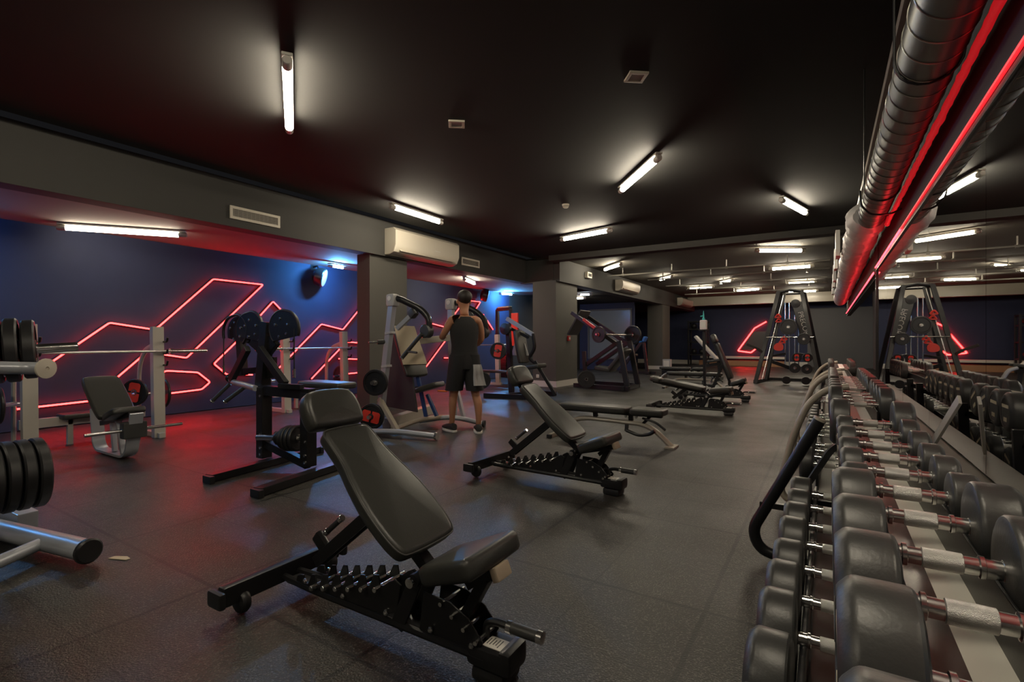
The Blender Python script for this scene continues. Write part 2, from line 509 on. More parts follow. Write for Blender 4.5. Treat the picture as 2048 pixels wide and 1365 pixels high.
# ------------------------------------------------------------------ red neon
def neon(name, label, polys, off_y=0, scale=1.0, wall_x=XL):
    t = thing(name, label, 'neon light', (wall_x + .04, polys[0][0][0] + off_y, 0), 'red neon line drawings')
    for p in polys:
        MB().tube(fillet([(wall_x + .045, y + off_y, z) for y, z in p], .03, 3), .0115, 8).build('neon_tube', 'neon_red', t)
        mb = MB()
        for (y, z), (y2, z2) in zip(p, p[1:]):
            mb.bar((wall_x + .016, y + off_y, z), (wall_x + .016, y2 + off_y, z2), .03, .028, up=(1, 0, 0), bev=.003)
        mb.build('channel', 'black_paint', t)
    return t
NL = [[(2.20, .76), (2.96, 1.41), (3.47, 1.33), (3.57, 1.36), (4.38, 2.18), (5.25, 2.17), (3.97, .88), (3.6, .95)],
      [(2.9, .48), (3.47, 1.03)], [(2.0, .29), (2.9, .325)],
      [(3.55, .62), (3.68, .69), (4.14, .64), (4.33, .47), (4.2, .36), (3.6, .33)],
      [(5.05, 1.45), (5.44, 1.88), (5.85, 1.5)],
      [(4.78, 1.15), (4.39, .77), (4.6, .58), (5.05, .55)],
      [(5.45, .55), (6.48, 1.49), (7.01, 1.39), (7.7, 2.1)],
      [(6.25, .4), (7.1, 1.13), (7.6, 1.1)], [(6.9, .78), (7.5, .75)], [(6.9, .45), (7.5, .46)]]
neon('neon_wall_light', 'jagged red neon line drawing on the navy wall behind the barbell station', NL)
NL2 = [[(9.1, .9), (9.51, 1.28), (9.81, 1.6), (10.35, 1.52), (11.2, 2.3), (11.95, 2.3), (10.85, 1.2)],
       [(11.7, 1.4), (12.08, 1.95), (12.6, 1.5)], [(9.6, .5), (10.4, 1.2)], [(10.3, .7), (10.9, .68), (11.0, .5)]]
neon('neon_wall_light', 'red neon line drawing on the wall of the second bay, behind the standing person', NL2)
t = thing('neon_wall_light', 'small slanting red neon sign on the back wall beside the cable machine', 'neon light', (-3.1, YB - .05, .5), 'red neon line drawings')
MB().tube(fillet([(x, YB - .06, z) for x, z in [(-2.4, 2.05), (-2.9, 1.75), (-3.62, .68), (-3.05, .6), (-2.85, .78)]], .04, 3), .028, 8).build('neon_tube', 'neon_red', t)
MB().prism([(-3.5, .72), (-2.95, 1.6), (-2.4, 1.6), (-2.4, .72)], .03, plane_matrix((0, YB - .01, 0), (1, 0, 0), (0, 0, 1))).build('back_panel', 'black_paint', t)

# ------------------------------------------------------------------ mirror, LED strip, duct, pipes
t = thing('wall_mirror', 'long gym mirror along the wall behind the dumbbell racks', 'mirror', (XW, 3.2, .66))
for i, (y0, y1) in enumerate([(-1.2, .1), (.1, 1.3), (1.3, 2.47), (2.47, 3.68), (3.68, 4.86), (4.86, 6.05), (6.05, 7.2)]):
    MB().box((XW - .004, (y0 + y1) / 2, 1.315), (.012, y1 - y0 - .004, 1.31), bev=0).build('mirror_pane', 'mirror', t)
mb = MB(); mb.box((XW - .008, 3.0, 1.985), (.026, 8.4, .024), bev=.002); mb.box((XW - .01, 7.21, 1.32), (.03, .022, 1.34), bev=.002)
mb.build('frame', 'black_paint', t)
t = thing('led_strip', 'glowing red strip light along the top edge of the wall mirror', 'strip light', (XW - .02, 3.0, 2.0))
MB().bar((XW - .008, -1.2, 2.012), (XW - .008, 7.2, 2.012), .016, .024, bev=.002).build('channel', 'black_paint', t)
MB().tube([(XW - .026, -1.2, 2.008), (XW - .026, 4.8, 2.008)], .008, 8).build('light_tube', 'led_red', t)
MB().tube([(XW - .026, 4.8, 2.008), (XW - .026, 7.2, 2.008)], .008, 8).build('light_tube', 'led_red_bright', t)

DX, DZ, DR = .345, 2.30, .105
t = thing('ventilation_duct', 'round spiral metal duct hung under the ceiling above the mirror', 'duct', (DX, 3.0, DZ))
MB().cyl((DX, -1.5, DZ), (DX, 5.7, DZ), DR, 40).build('duct_pipe', 'duct_metal', t)
mb = MB(); pts = []
y = -1.4
while y < 5.65:
    a = 2 * math.pi * y / .155
    pts.append((DX + math.cos(a) * (DR + .001), y, DZ + math.sin(a) * (DR + .001))); y += .155 / 28
mb.tube(pts, .003, 5)
mb.build('spiral_seam', 'duct_rib', t)
hg = MB()
for y in (.6, 2.6, 4.6):
    hg.tube([(DX - DR - .006, y, H), (DX - DR - .006, y, DZ), *[(DX - math.cos(a) * (DR + .006), y, DZ - math.sin(a) * (DR + .006)) for a in [math.pi * k / 10 for k in range(11)]], (DX + DR + .006, y, H)], .005, 6)
hg.build('hanger', 'black_paint', t)
t = thing('led_strip', 'red strip light on the bulkhead past the end of the mirror', 'strip light', (.48, 12, 2.3))
MB().bar((.484, 7.3, 1.96), (.484, 17.6, 1.96), .03, .03, bev=.002).build('channel', 'black_paint', t)
MB().tube([(.462, 7.3, 1.96), (.462, 17.6, 1.96)], .007, 8).build('light_tube', 'led_red_bright', t)
# the wrapped length beyond: crinkled foil
mb = MB(); rings = []
rnd = random.Random(3)
yy = 5.71
while yy < 17.5:
    k = rnd.uniform(-.015, .02) if len(rings) % 4 else -.045
    rings.append(mb.ring([(DX - .03 + math.cos(2 * math.pi * j / 28) * (.155 + k + rnd.uniform(-.006, .006)), yy, DZ + .02 + math.sin(2 * math.pi * j / 28) * (.14 + k + rnd.uniform(-.006, .006))) for j in range(28)]))
    yy += .12
mb.skin(rings); d2 = mb.build('insulated_duct', 'foil', None, 60)
tag(d2, 'crinkled foil wrapped duct continuing beyond the spiral duct, lit red', 'duct')
t = thing('wrapped_pipe', 'thin wrapped pipe beneath the spiral duct, red glow put into its surface', 'strip light', (.44, 3, 2.22))  # a pipe, not a lamp; its red glow is added emission
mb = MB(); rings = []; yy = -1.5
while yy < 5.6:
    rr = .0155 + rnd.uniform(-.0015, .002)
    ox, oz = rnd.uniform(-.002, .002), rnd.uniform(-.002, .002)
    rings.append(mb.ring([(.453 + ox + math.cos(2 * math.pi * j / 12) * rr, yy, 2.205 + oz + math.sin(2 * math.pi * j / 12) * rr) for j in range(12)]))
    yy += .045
mb.skin(rings); mb.build('wrapping', 'pipe_wrap_red_glow', t, 60)
mb = MB(); mb.tube([(.453, 5.58, 2.205), (.458, 5.66, 2.205), (.475, 5.66, 2.28)], .02, 10, fil=.04); mb.build('elbow', 'pipe_wrap_red_glow', t)
mb = MB()
mb.tube([(.222, 4.9, 2.36), (.228, 4.9, 2.24), (.29, 4.92, 2.165), (.36, 4.93, 2.155), (.43, 4.95, 2.16), (.495, 5.0, 2.2)], .0075, 8, fil=.03)
tag(mb.build('cable', 'black_paint'), 'black sagging cable slung beneath the spiral duct', 'cable')
mb = MB(); mb.box((.322, 5.2, 2.76), (.045, 13.4, .06), bev=.004); 
tag(mb.build('cable_tray', 'cream_paint'), 'long flat dark cable tray under the ceiling beside the duct', 'cable tray')
for i in range(5):
    y = 8.0 + i * 1.7
    mb = MB()
    mb.box((.115, y, 2.44 + .03 * (i % 2)), (.05, .34, .34 - .02 * i), bev=.006)
    tag(mb.build('junction_box', 'white_enamel'), 'pale cable box number %s along the foil duct, counted from the near one' % ('one', 'two', 'three', 'four', 'five')[i], 'box', 'cable boxes beside the foil duct')

PY = [(13.5, -5.3, .05), (15.0, -4.6, .05), (17.0, -4.6, 0), (18.6, -4.3, 0), (20.5, -4.8, -.1)]
for i, (y, x0, x1) in enumerate(PY):
    o = ('first', 'second', 'third', 'fourth', 'fifth')[i]
    t = thing('sprinkler_pipe', 'thin pale sprinkler pipe across the ceiling, %s of five from the near side' % o, 'pipe', ((x0 + x1) / 2, y, 3.0), 'sprinkler pipes')
    MB().cyl((x0, y, 3.0), (x1, y, 3.0), .022, 10).build('pipe', 'pipe_steel', t)
    k = 0; x = x0 + .45
    while x < x1 - .2:
        MB().cyl((x, y, 3.0), (x, y, H), .014, 8).build('hanger', 'pipe_steel', t)
        MB().lathe([(.034, -.03), (.034, .03)], (x, y, 3.0), (x + 1, y, 3.0), 10).build('clamp', 'pipe_steel', t)
        x += 1.35
    MB().lathe([(.006, 0), (.012, .015), (.012, .05), (.03, .06), (.03, .065)], (x1 - .5, y, 2.98), (x1 - .5, y, 2.0), 10).build('sprinkler_head', 'pipe_steel', t)

# ------------------------------------------------------------------ air conditioners, grilles, detectors, speakers
def aircon(label, x, y0, y1, z0, z1, depth, group='wall air conditioners'):
    t = thing('air_conditioner', label, 'air conditioner', (x, (y0 + y1) / 2, z0), group)
    D = depth
    prof = [(0, z1), (D * .8, z1), (D, z1 - .05), (D, z0 + .16), (D * .8, z0 + .04), (D * .45, z0), (0, z0)]
    a = MB(); a.prism([(px, pz) for px, pz in prof], y1 - y0, plane_matrix((x, y1, 0), (1, 0, 0), (0, 0, 1)), bev=.008)
    a.build('casing', 'white_plastic', t)
    MB().box((x + D * .86, (y0 + y1) / 2, z0 + .085), (.1, (y1 - y0) * .86, .012), rot=(0, R(38), 0), bev=.003).build('air_flap', 'white_plastic', t)
    g = MB()
    for i in range(3): g.box((x + D * (.5 + .14 * i), (y0 + y1) / 2, z0 + .015 + .02 * i), (.025, (y1 - y0) * .82, .012), rot=(0, R(-20), 0), bev=.002)
    g.build('vent_slats', 'grille_dark', t)
    MB().box((x + D + .001, y0 + (y1 - y0) * .62, z0 + .19), (.006, .16, .012), bev=.001).build('display', 'label_white', t)
    return t
aircon('large beige air conditioner on the beam above the first pillar', XB, 6.2, 7.95, 2.66, 3.12, .28)
aircon('tan air conditioner on the beam beyond the middle pillar', -5.6, 14.9, 16.6, 2.72, 3.06, .26)
aircon('smallest air conditioner, far along the beam near the back wall', -5.6, 22.5, 24.5, 2.72, 3.06, .26)
def grille(label, x, y0, y1, z0, z1, n):
    t = thing('vent_grille', label, 'vent', (x, (y0 + y1) / 2, z0), 'wall vent grilles')
    f = MB()
    for z in (z0 + .018, z1 - .018): f.box((x + .012, (y0 + y1) / 2, z), (.026, y1 - y0, .036), bev=.004)
    for y in (y0 + .018, y1 - .018): f.box((x + .012, y, (z0 + z1) / 2), (.024, .036, z1 - z0 - .06), bev=.004)
    f.build('frame', 'white_plastic', t)
    MB().box((x + .003, (y0 + y1) / 2, (z0 + z1) / 2), (.006, y1 - y0 - .06, z1 - z0 - .06), bev=0).build('backing', 'grille_dark', t)
    s = MB()
    for i in range(n):
        z = z0 + .045 + (z1 - z0 - .09) * i / (n - 1)
        s.box((x + .012, (y0 + y1) / 2, z), (.02, y1 - y0 - .07, .004), rot=(0, R(30), 0), bev=0)
    k = 12
    for i in range(1, k): s.box((x + .01, y0 + (y1 - y0) * i / k, (z0 + z1) / 2), (.008, .006, z1 - z0 - .07), bev=0)
    s.build('slats', 'warm_grey_paint', t)
grille('wide beige vent grille on the long beam above the neon wall', XB, 3.52, 4.22, 2.74, 2.91, 8)
grille('small beige vent grille on the beam beside the large air conditioner', XB, 8.36, 9.0, 2.76, 2.93, 7)
t = thing('beam_box', 'small white box on the beam past the middle pillar', 'box', (-5.6, 12.7, 2.9))
MB().box((-5.56, 12.75, 2.96), (.09, .3, .16), bev=.01).build('casing', 'white_plastic', t)
MB().box((-5.512, 12.75, 2.96), (.006, .2, .08), bev=.002).build('face_panel', 'grille_dark', t)
for x, y, lab in ((-1.25, 3.78, 'square pale ceiling vent panel nearer the duct'), (-2.95, 3.7, 'square pale ceiling vent panel between the two nearest lamps')):
    t = thing('ceiling_vent', lab, 'vent', (x, y, H), 'square ceiling vent panels')
    rz = R(38)
    rot = Euler((0, 0, rz)).to_matrix()
    f = MB()
    for dx, dy, sx, sy in ((0, .062, .15, .024), (0, -.062, .15, .024), (.062, 0, .024, .1), (-.062, 0, .024, .1)):
        f.box(V((x, y, H - .008)) + rot @ V((dx, dy, 0)), (sx, sy, .018), rot, bev=.003)
    f.build('frame', 'white_plastic', t)
    MB().box((x, y, H - .004), (.1, .1, .006), rot, bev=0).build('core', 'warm_grey_paint', t)
t = thing('smoke_detector', 'small round smoke detector on the ceiling before the shallow beam', 'smoke detector', (-3.32, 6.77, H))
MB().lathe([(0, .055), (.03, .055), (.048, .035), (.056, .0), (0, 0)], (-3.32, 6.77, H), (-3.32, 6.77, 0), 20).build('casing', 'white_plastic', t)
MB().lathe([(.05, 0), (.05, .006)], (-3.32, 6.77, H - .03), (-3.32, 6.77, 0), 20).build('slot_ring', 'grille_dark', t)

def speaker(label, y, z, face='speaker_white'):
    x = XL
    t = thing('wall_speaker', label, 'speaker', (x, y, z), 'round wall speakers')
    d = V((.62, .52, -.22)).normalized()
    c = V((x + .2, y, z))
    MB().lathe([(0, 0), (.09, .0), (.17, .06), (.19, .15), (.19, .2), (.175, .215), (0, .215)], c - d * .1, c + d, 28).build('cabinet', 'black_paint', t)
    MB().lathe([(0, .02), (.08, .018), (.168, 0), (.171, -.015)], c + d * .118, c + d * 2, 28).build('speaker_grille', face, t)
    mb = MB(); mb.tube([(x, y + .02, z + .2), (x + .14, y + .02, z + .22), c + V((0, .0, .12))], .018, 8, fil=.04); mb.box((x + .008, y + .02, z + .2), (.016, .12, .12))
    mb.build('bracket', 'black_paint', t)
speaker('round white wall speaker above the neon zigzag, next to the first pillar', 6.3, 2.42)
speaker('round wall speaker lit red above the neon of the second bay', 11.9, 2.5)
# ------------------------------------------------------------------ adjustable benches
BACK = [(0, .115), (.03, .15), (.14, .165), (.34, .168), (.55, .15), (.72, .125), (.88, .122), (.97, .12), (1, .09)]
SEAT = [(0, .1), (.05, .125), (.4, .135), (.75, .16), (.95, .165), (1, .13)]
HEADR = [(0, .11), (.08, .135), (.5, .14), (.85, .125), (1, .085)]
def adjustable_bench(label, loc, rz, p_bot, p_top, h_dir, strut_foot, seat=((.88, .35), (1.135, .455)), group='adjustable gym benches'):
    """local x runs from the crosspiece at the tail to the foot"""
    t = thing('adjustable_bench', label, 'weight bench', (0, 0, 0), group)
    # base: twin rail beam, tail crosspiece, foot
    mb = MB()
    for s in (-1, 1): mb.tube([(.0, s * .035, .085), (.25, s * .05, .085), (1.13, s * .05, .085)], .0155, 8, fil=.1)
    mb.box((.62, 0, .074), (1.15, .085, .02), bev=.004)
    mb.build('base_beam', 'black_steel', t)
    mb = MB(); mb.bar((0, -.31, .1), (0, .27, .1), .05, .085, up=(0, 0, 1), bev=.014)
    cp = mb.build('crosspiece', 'black_steel', t)
    for s in (-1, 1):
        MB().box((0, -.325 if s < 0 else .285, .1), (.1, .03, .068), bev=.014).build('end_cap', 'plate_rubber', t)
        MB().lathe([(.012, 0), (.044, .004), (.05, .014), (.05, .03), (.044, .04), (.012, .044)], (0, s * .2, .052), (0, s * 3, .052), 20).build('wheel', 'plate_rubber', t)
    mb = MB(); mb.box((1.14, 0, .085), (.17, .13, .07), bev=.022); mb.box((1.205, 0, .088), (.05, .125, .08), bev=.02)
    ft = mb.build('foot', 'black_steel', t)
    MB().box((1.14, 0, .026), (.13, .12, .048), bev=.016).build('rubber_foot', 'plate_rubber', t)
    tg = MB().box((1.15, -.012, .1212), (.075, .06, .003), bev=.0008).build('sticker', 'label_white', t)
    mb = MB()
    for i in range(5): mb.box((1.165 - .011 * i, -.012 + (.004 if i % 2 else 0), .1232), (.003, .042 - .008 * (i % 3), .001), bev=0)
    mb.build('print', 'label_ink', tg)
    # notched ladder plates with pegs
    for s in (-1, 1):
        out = [(.13, .1), (.66, .1), (.73, .13), (.75, .235), (.72, .25), (.69, .235)]
        x = .66
        while x > .2:
            top = .13 + .11 * (x - .2) / .46
            out += [(x, top - .028), (x - .018, top - .03), (x - .026, top + .006), (x - .05, top + .002)]
            x -= .075
        out += [(.14, .125)]
        MB().prism(out, .007, plane_matrix((0, s * .052 + .0035, 0), (1, 0, 0), (0, 0, 1)), bev=.0015).build('ladder_plate', 'black_steel', t)
    x = .64
    while x > .2:
        MB().lathe([(0, 0), (.009, .0), (.011, .003), (.011, .165), (.009, .168), (0, .168)], (x, -.084, .105 + .11 * (x - .2) / .46 - .01), (x, 1, .105 + .11 * (x - .2) / .46 - .01), 10).build('ladder_peg', 'chrome', t)
        x -= .075
    for x in (.2, .44, .68, .9, 1.08):
        for q in (-1, 1): MB().lathe([(0, 0), (.011, 0), (.011, .006), (.006, .012), (0, .012)], (x, q * .058, .118), (x, q * 5, .118), 6).build('bolt', 'chrome', t)
    # post, seat frame
    mb = MB()
    for s in (-1, 1): mb.bar((.73, s * .052, .075), (.83, s * .052, .285), .014, .06, up=(1, 0, 0), bev=.004)
    mb.build('post', 'black_steel', t)
    (sx0, sz0), (sx1, sz1) = seat
    sd = V((sx1 - sx0, 0, sz1 - sz0)).normalized(); sn = V((-sd.z, 0, sd.x))
    s0 = V((sx0, 0, sz0)); s1 = V((sx1, 0, sz1))
    pz = s0 - sn * .09
    mb = MB(); mb.bar(V((.82, 0, .275)), s0 + sd * .27 - sn * .1, .05, .036, bev=.006)
    mb.lathe([(0, 0), (.024, 0), (.024, .15), (0, .15)], (.83, -.075, .28), (.83, 1, .28), 14)
    mb.build('seat_frame', 'black_steel', t)
    MB().lathe([(0, 0), (.016, 0), (.018, .004), (.018, .012), (0, .014)], (.83, -.085, .28), (.83, -2, .28), 14).build('pivot_cap', 'chrome', t)
    mb = MB(); mb.bar(s0 + sd * .2 - sn * .1, (.99, 0, .13), .045, .04, bev=.006); mb.bar((1.02, 0, .28), s1 - sd * .07 - sn * .09, .022, .03, bev=.004)
    mb.build('seat_strut', 'black_steel', t)
    for s in (-1, 1):
        MB().prism([(.84, .1), (1.1, .1), (1.12, .135), (1.06, .2), (.98, .235), (.86, .24)], .006, plane_matrix((0, s * .05 + .003, 0), (1, 0, 0), (0, 0, 1)), bev=.0015).build('seat_ladder_plate', 'black_steel', t)
    for i in range(4):
        x, z = 1.1 - .05 * i, .135 + .03 * i
        MB().cyl((x, -.07, z), (x, .07, z), .008, 8).build('seat_ladder_peg', 'chrome', t)
    # carrying handle at the foot
    mb = MB(); mb.tube([(1.1, .0, .1), (1.1, .0, .175), (1.14, .0, .188), (1.2, .0, .186)], .013, 10, fil=.03); mb.build('handle_stem', 'black_steel', t)
    MB().lathe([(.012, 0), (.019, .003), (.019, .1), (.012, .103)], (1.2, 0, .186), (2.2, 0, .18), 16).build('grip', 'rubber', t)
    for x in (1.185, 1.3): MB().lathe([(.008, 0), (.0205, .002), (.0205, .02), (.008, .022)], (x, 0, .186), (x + 1, 0, .18), 16).build('grip_ring', 'chrome', t)
    # seat cushion
    m = plane_matrix(s0 - sn * .07, sd, (0, 1, 0))
    mb = MB(); mb.pad(outline((s1 - s0).length, SEAT), .075, m, .024, .008); sc_ = mb.build('seat', 'black_vinyl', t, 60)
    n = 40
    MB().box(s1 + sd * -.012 - sn * .092, (.03, .085, .05), rot=Matrix((sd, V((0, 1, 0)), sn)).transposed(), bev=.008).build('seat_badge', 'beige_sign', t)
    # back cushion
    b0, b1 = V((p_bot[0], 0, p_bot[1])), V((p_top[0], 0, p_top[1]))
    bd = (b1 - b0).normalized(); bn = V((bd.z, 0, -bd.x))
    L = (b1 - b0).length
    m = plane_matrix(b0 - bn * .06, bd, (0, 1, 0))
    if (m.to_3x3() @ V((0, 0, 1))).dot(bn) < 0: m = plane_matrix(b0 - bn * .06, bd, (0, -1, 0))
    out = outline(L, BACK)
    MB().pad(out, .062, m, .022, .008).build('backrest', 'black_vinyl', t, 60)
    mp = m @ Matrix.Translation((0, 0, .052))
    MB().tube([mp @ V((u, v, 0)) for u, v in out], .0035, 6, closed=True).build('piping', 'vinyl_piping', t)
    hd = V((h_dir[0], 0, h_dir[1])).normalized(); hn = V((hd.z, 0, -hd.x))
    h0 = b1 + bd * .015 - bn * .012
    mh = plane_matrix(h0 - hn * .07, hd, (0, 1, 0))
    if (mh.to_3x3() @ V((0, 0, 1))).dot(hn) < 0: mh = plane_matrix(h0 - hn * .07, hd, (0, -1, 0))
    MB().pad(outline(.175, HEADR), .08, mh, .026, .006).build('headrest', 'black_vinyl', t, 60)
    mb = MB(); mb.bar(b0 - bn * .085 - bd * .04, b1 - bn * .085, .05, .045, bev=.006)
    mb.bar(b1 - bn * .085 - bd * .08, h0 + hd * .12 - hn * .085, .045, .03, bev=.005)
    mb.bar(b0 - bn * .085 - bd * .03, (.86, 0, .3), .05, .03, bev=.006)
    mb.build('back_frame', 'black_steel', t)
    # ladder strut and its adjuster grip
    sf = V((strut_foot[0], 0, strut_foot[1])); st = b0 + bd * L * .42 - bn * .09
    mb = MB()
    for s in (-1, 1): mb.bar(sf + V((0, s * .026, 0)), st + V((0, s * .026, 0)), .012, .05, up=(1, 0, 0), bev=.004)
    mb.box(sf + (st - sf) * .5, (.06, .045, .03), rot=Matrix((*(lambda a: (a, V((0, 1, 0)), a.cross(V((0, 1, 0)))))((st - sf).normalized()),)).transposed(), bev=.004)
    mb.build('strut', 'black_steel', t)
    dd = (st - sf).normalized(); up = V((-dd.z, 0, dd.x))
    q = sf + dd * .07
    MB().bar(q, q + up * .1 - dd * .02, .055, .03, up=(0, 1, 0), bev=.01).build('strut_catch', 'black_steel', t)
    g0 = q + dd * .05 + up * .075
    MB().cyl(g0, g0 + dd * .11 + V((0, .0, .0)), .013, 12, .002).build('adjuster_grip', 'rubber', t)
    for k in (-.012, .105): MB().cyl(g0 + dd * k, g0 + dd * (k + .02), .0155, 12, .002).build('adjuster_ring', 'chrome', t)
    t.location = loc; t.rotation_euler = (0, 0, rz)
    return t
bench = adjustable_bench('black adjustable bench nearest the near edge of the floor, largest in view, backrest raised',
    (-2.1, 1.4, 0), R(1), (.86, .40), (.38, .795), (-.5, .86), (.22, .19))
kids = None
b2 = copy_tree(bench); b2.location = (-2.5, 3.63, 0); b2.rotation_euler = (0, 0, R(-2))
b2['label'] = 'black adjustable bench with raised backrest between the standing person and the dumbbell racks'
adjustable_bench('black adjustable bench laid flat, behind the bench with the arched legs',
    (-2.43, 8.3, 0), R(1), (.80, .42), (.13, .535), (-.97, .25), (.30, .22), seat=((.87, .40), (1.19, .44)))
adjustable_bench('black adjustable bench with nearly upright backrest, a spray bottle standing behind its top',
    (-2.45, 10.3, 0), R(2), (.93, .44), (.67, 1.12), (-.4, .92), (.55, .2))

def arched_bench(label, loc, rz, group='flat benches with arched legs'):
    t = thing('arched_leg_bench', label, 'weight bench', (0, 0, 0), group)
    for nm, mt in (('leg', 'cream_paint'),):
        for x0, x1, x2 in ((.62, 1.05, 1.3),):
            mb = MB(); mb.tube([(.62, 0, .235), (.98, 0, .225), (1.12, 0, .17), (1.3, 0, .01)], .04, 12, fil=.1, flat=.7); mb.box((1.3, 0, .01), (.1, .2, .02)); mb.build('front_leg', mt, t)
            mb = MB(); mb.tube([(.62, 0, .235), (.3, 0, .24), (.12, 0, .2), (-.06, 0, .01)], .04, 12, fil=.1, flat=.7); mb.bar((-.06, -.25, .022), (-.06, .25, .022), .04, .06, bev=.01); mb.build('rear_leg', mt, t)
    for s in (-1, 1): MB().box((-.06, s * .26, .022), (.065, .03, .044), bev=.01).build('end_cap', 'plate_rubber', t)
    mb = MB()
    for x in (.42, .85): mb.bar((x, 0, .235), (x - .01, 0, .335), .05, .04, bev=.005)
    mb.bar((.98, 0, .22), (1.08, 0, .335), .05, .03, bev=.005); mb.bar((.02, 0, .325), (1.2, 0, .325), .06, .03, bev=.006)
    mb.build('pad_support', 'black_steel', t)
    MB().pad(outline(.86, [(0, .09), (.03, .12), (.5, .13), (.95, .14), (1, .12)]), .07, plane_matrix((-.03, 0, .335), (1, 0, 0), (0, 1, 0)), .022, .006).build('backrest', 'black_vinyl', t, 60)
    MB().pad(outline(.37, [(0, .12), (.05, .14), (.6, .14), (.95, .12), (1, .1)]), .07, plane_matrix((.87, 0, .335), (1, 0, 0), (0, 1, 0)), .022, .006).build('seat', 'black_vinyl', t, 60)
    mb = MB(); mb.tube([(1.0, -.06, .3), (1.15, -.08, .27), (1.26, -.1, .2)], .013, 8, fil=.05); mb.build('lever', 'black_steel', t)
    mb = MB(); mb.tube([(.8, -.02, .14), (.95, -.04, .1), (1.08, -.05, .13), (1.13, -.05, .17)], .02, 8, fil=.06); mb.bar((.8, 0, .22), (.8, -.02, .13), .04, .03); mb.build('carrying_handle', 'black_steel', t)
    for x in (.8, .92): MB().lathe([(0, 0), (.016, 0), (.016, .012), (0, .014)], (x, -.03, .3), (x, -2, .3), 12).build('bolt', 'chrome', t)
    t.location = loc; t.rotation_euler = (0, 0, rz)
    return t
ab = arched_bench('flat black padded bench on arched pale legs, behind the second raised adjustable bench', (-2.72, 5.5, 0), R(-1))
ab2 = copy_tree(ab); ab2.location = (-3.3, 12.4, 0); ab2.rotation_euler = (0, 0, R(3))
ab2['label'] = 'flat black padded bench on arched pale legs beyond the upright bench'
ab3 = copy_tree(ab); ab3.location = (-4.1, 14.6, 0); ab3.rotation_euler = (0, 0, R(5))
ab3['label'] = 'farthest flat padded bench, near the far pillar'

# ------------------------------------------------------------------ weight plates
def plate(label, c, axis, r, th=.035, name='weight_plate', group=None, red=None, hub='chrome'):
    c, a = V(c), V(axis).normalized()
    t = thing(name, label, 'weight plate', c, group)
    prof = [(.0365, 0), (.0365, 0), (r * .3, 0), (r * .32, th * .22), (r * .78, th * .22), (r * .82, 0), (r - .008, 0), (r, .008), (r, th - .008), (r - .008, th),
            (r * .82, th), (r * .78, th * .78), (r * .32, th * .78), (r * .3, th), (.0365, th)]
    MB().lathe(prof, c - a * th / 2, c + a * th, 36, ring=True).build('disc', 'plate_rubber', t, 30)
    MB().lathe([(.0275, -.004), (.036, -.004), (.036, th + .004), (.0275, th + .004)], c - a * th / 2, c + a * th, 20, ring=True).build('hub', hub, t)
    if red:
        x, y, z = frame_to((0, 0, 0), a)
        side = V((0, 0, 1)).cross(a).normalized() if abs(a.z) < .9 else V((1, 0, 0))
        upv = a.cross(side)
        tw = R(red[1])
        u = side * math.cos(tw) + upv * math.sin(tw); v = a.cross(u)
        for sgn in (1, -1):
            m = plane_matrix(c + a * sgn * (th * .5 + .0005), u, v * sgn)
            w, h = r * 1.45, r * .86
            arc = [(-.04 * math.cos(a), .04 * math.sin(a)) for a in [R(-75 + 150 * k / 8) for k in range(9)]]
            half = [(-w / 2 + .02, -h / 2), (-.012, -h / 2)] + arc + [(-.012, h / 2), (-w / 2 + .02, h / 2), (-w / 2, h / 2 - .02), (-w / 2, -h / 2 + .02)]
            for f in (1, -1):
                MB().prism([(f * p, q) for p, q in half][::f], .003, m, bev=0).build('label_panel', 'red_label', t)
    return t

# ------------------------------------------------------------------ barbell stations under the neon
def barbell(label, x, y0, y1, z, group='barbells on the wall stations'):
    t = thing('barbell', label, 'barbell', (x, (y0 + y1) / 2, z), group)
    MB().cyl((x, y0 + .42, z), (x, y1 - .42, z), .014, 12).build('shaft', 'chrome_knurl', t)
    for a, b in ((y0, y0 + .42), (y1, y1 - .42)):
        d = 1 if b > a else -1
        MB().lathe([(.0, 0), (.022, 0), (.025, .003), (.025, .4), (.036, .402), (.036, .425), (0, .425)], (x, a, z), (x, a + d, z), 18).build('sleeve', 'chrome', t)
    return t
def press_station(label, x, y0, y1, bx, blabel):
    t = thing('barbell_station', label, 'weight rack', (x, (y0 + y1) / 2, 0), 'grey barbell stations')
    for y in (y0, y1):
        MB().bar((x + .02, y, 0), (x - .03, y, 1.32), .12, .085, up=(1, 0, 0), bev=.006).build('upright', 'warm_grey_paint', t)
        mb = MB(); mb.tube([(x - .5, y, .02), (x - .5, y, .8), (x - .38, y, 1.02), (x - .1, y, 1.1)], .04, 10, fil=.12, flat=.5); mb.build('rear_arm', 'cream_paint', t)
        for z in (.86, 1.0, 1.14):
            h = MB(); h.tube([(x + .03, y + .05, z), (x + .11, y + .05, z), (x + .13, y + .05, z + .05)], .012, 8, fil=.02)
            h.build('bar_hook', 'black_steel', t)
        MB().bar((x - .52, y, .03), (x + .12, y, .03), .07, .06, bev=.008).build('foot', 'warm_grey_paint', t)
        MB().cyl((x - .3, y - .25 if y == y0 else y, .5), (x - .3, y if y == y0 else y + .25, .5), .022, 12).build('storage_peg', 'chrome', t)
    MB().bar((x - .35, y0, .27), (x - .35, y1, .27), .05, .1, bev=.006).build('cross_beam', 'warm_grey_paint', t)
    # bench that runs out from under the bar
    MB().pad(rect_outline(.62, .28), .055, plane_matrix((x - .35, (y0 + y1) / 2 - .25, .345), (0, 1, 0), (1, 0, 0)), .018).build('bench_pad', 'black_vinyl', t, 60)
    MB().bar((x - .35, y0 + .42, 0), (x - .35, y0 + .42, .33), .05, .05, bev=.005).build('bench_leg', 'warm_grey_paint', t)
    barbell(blabel, x + .075, bx[0], bx[1], 1.0275)
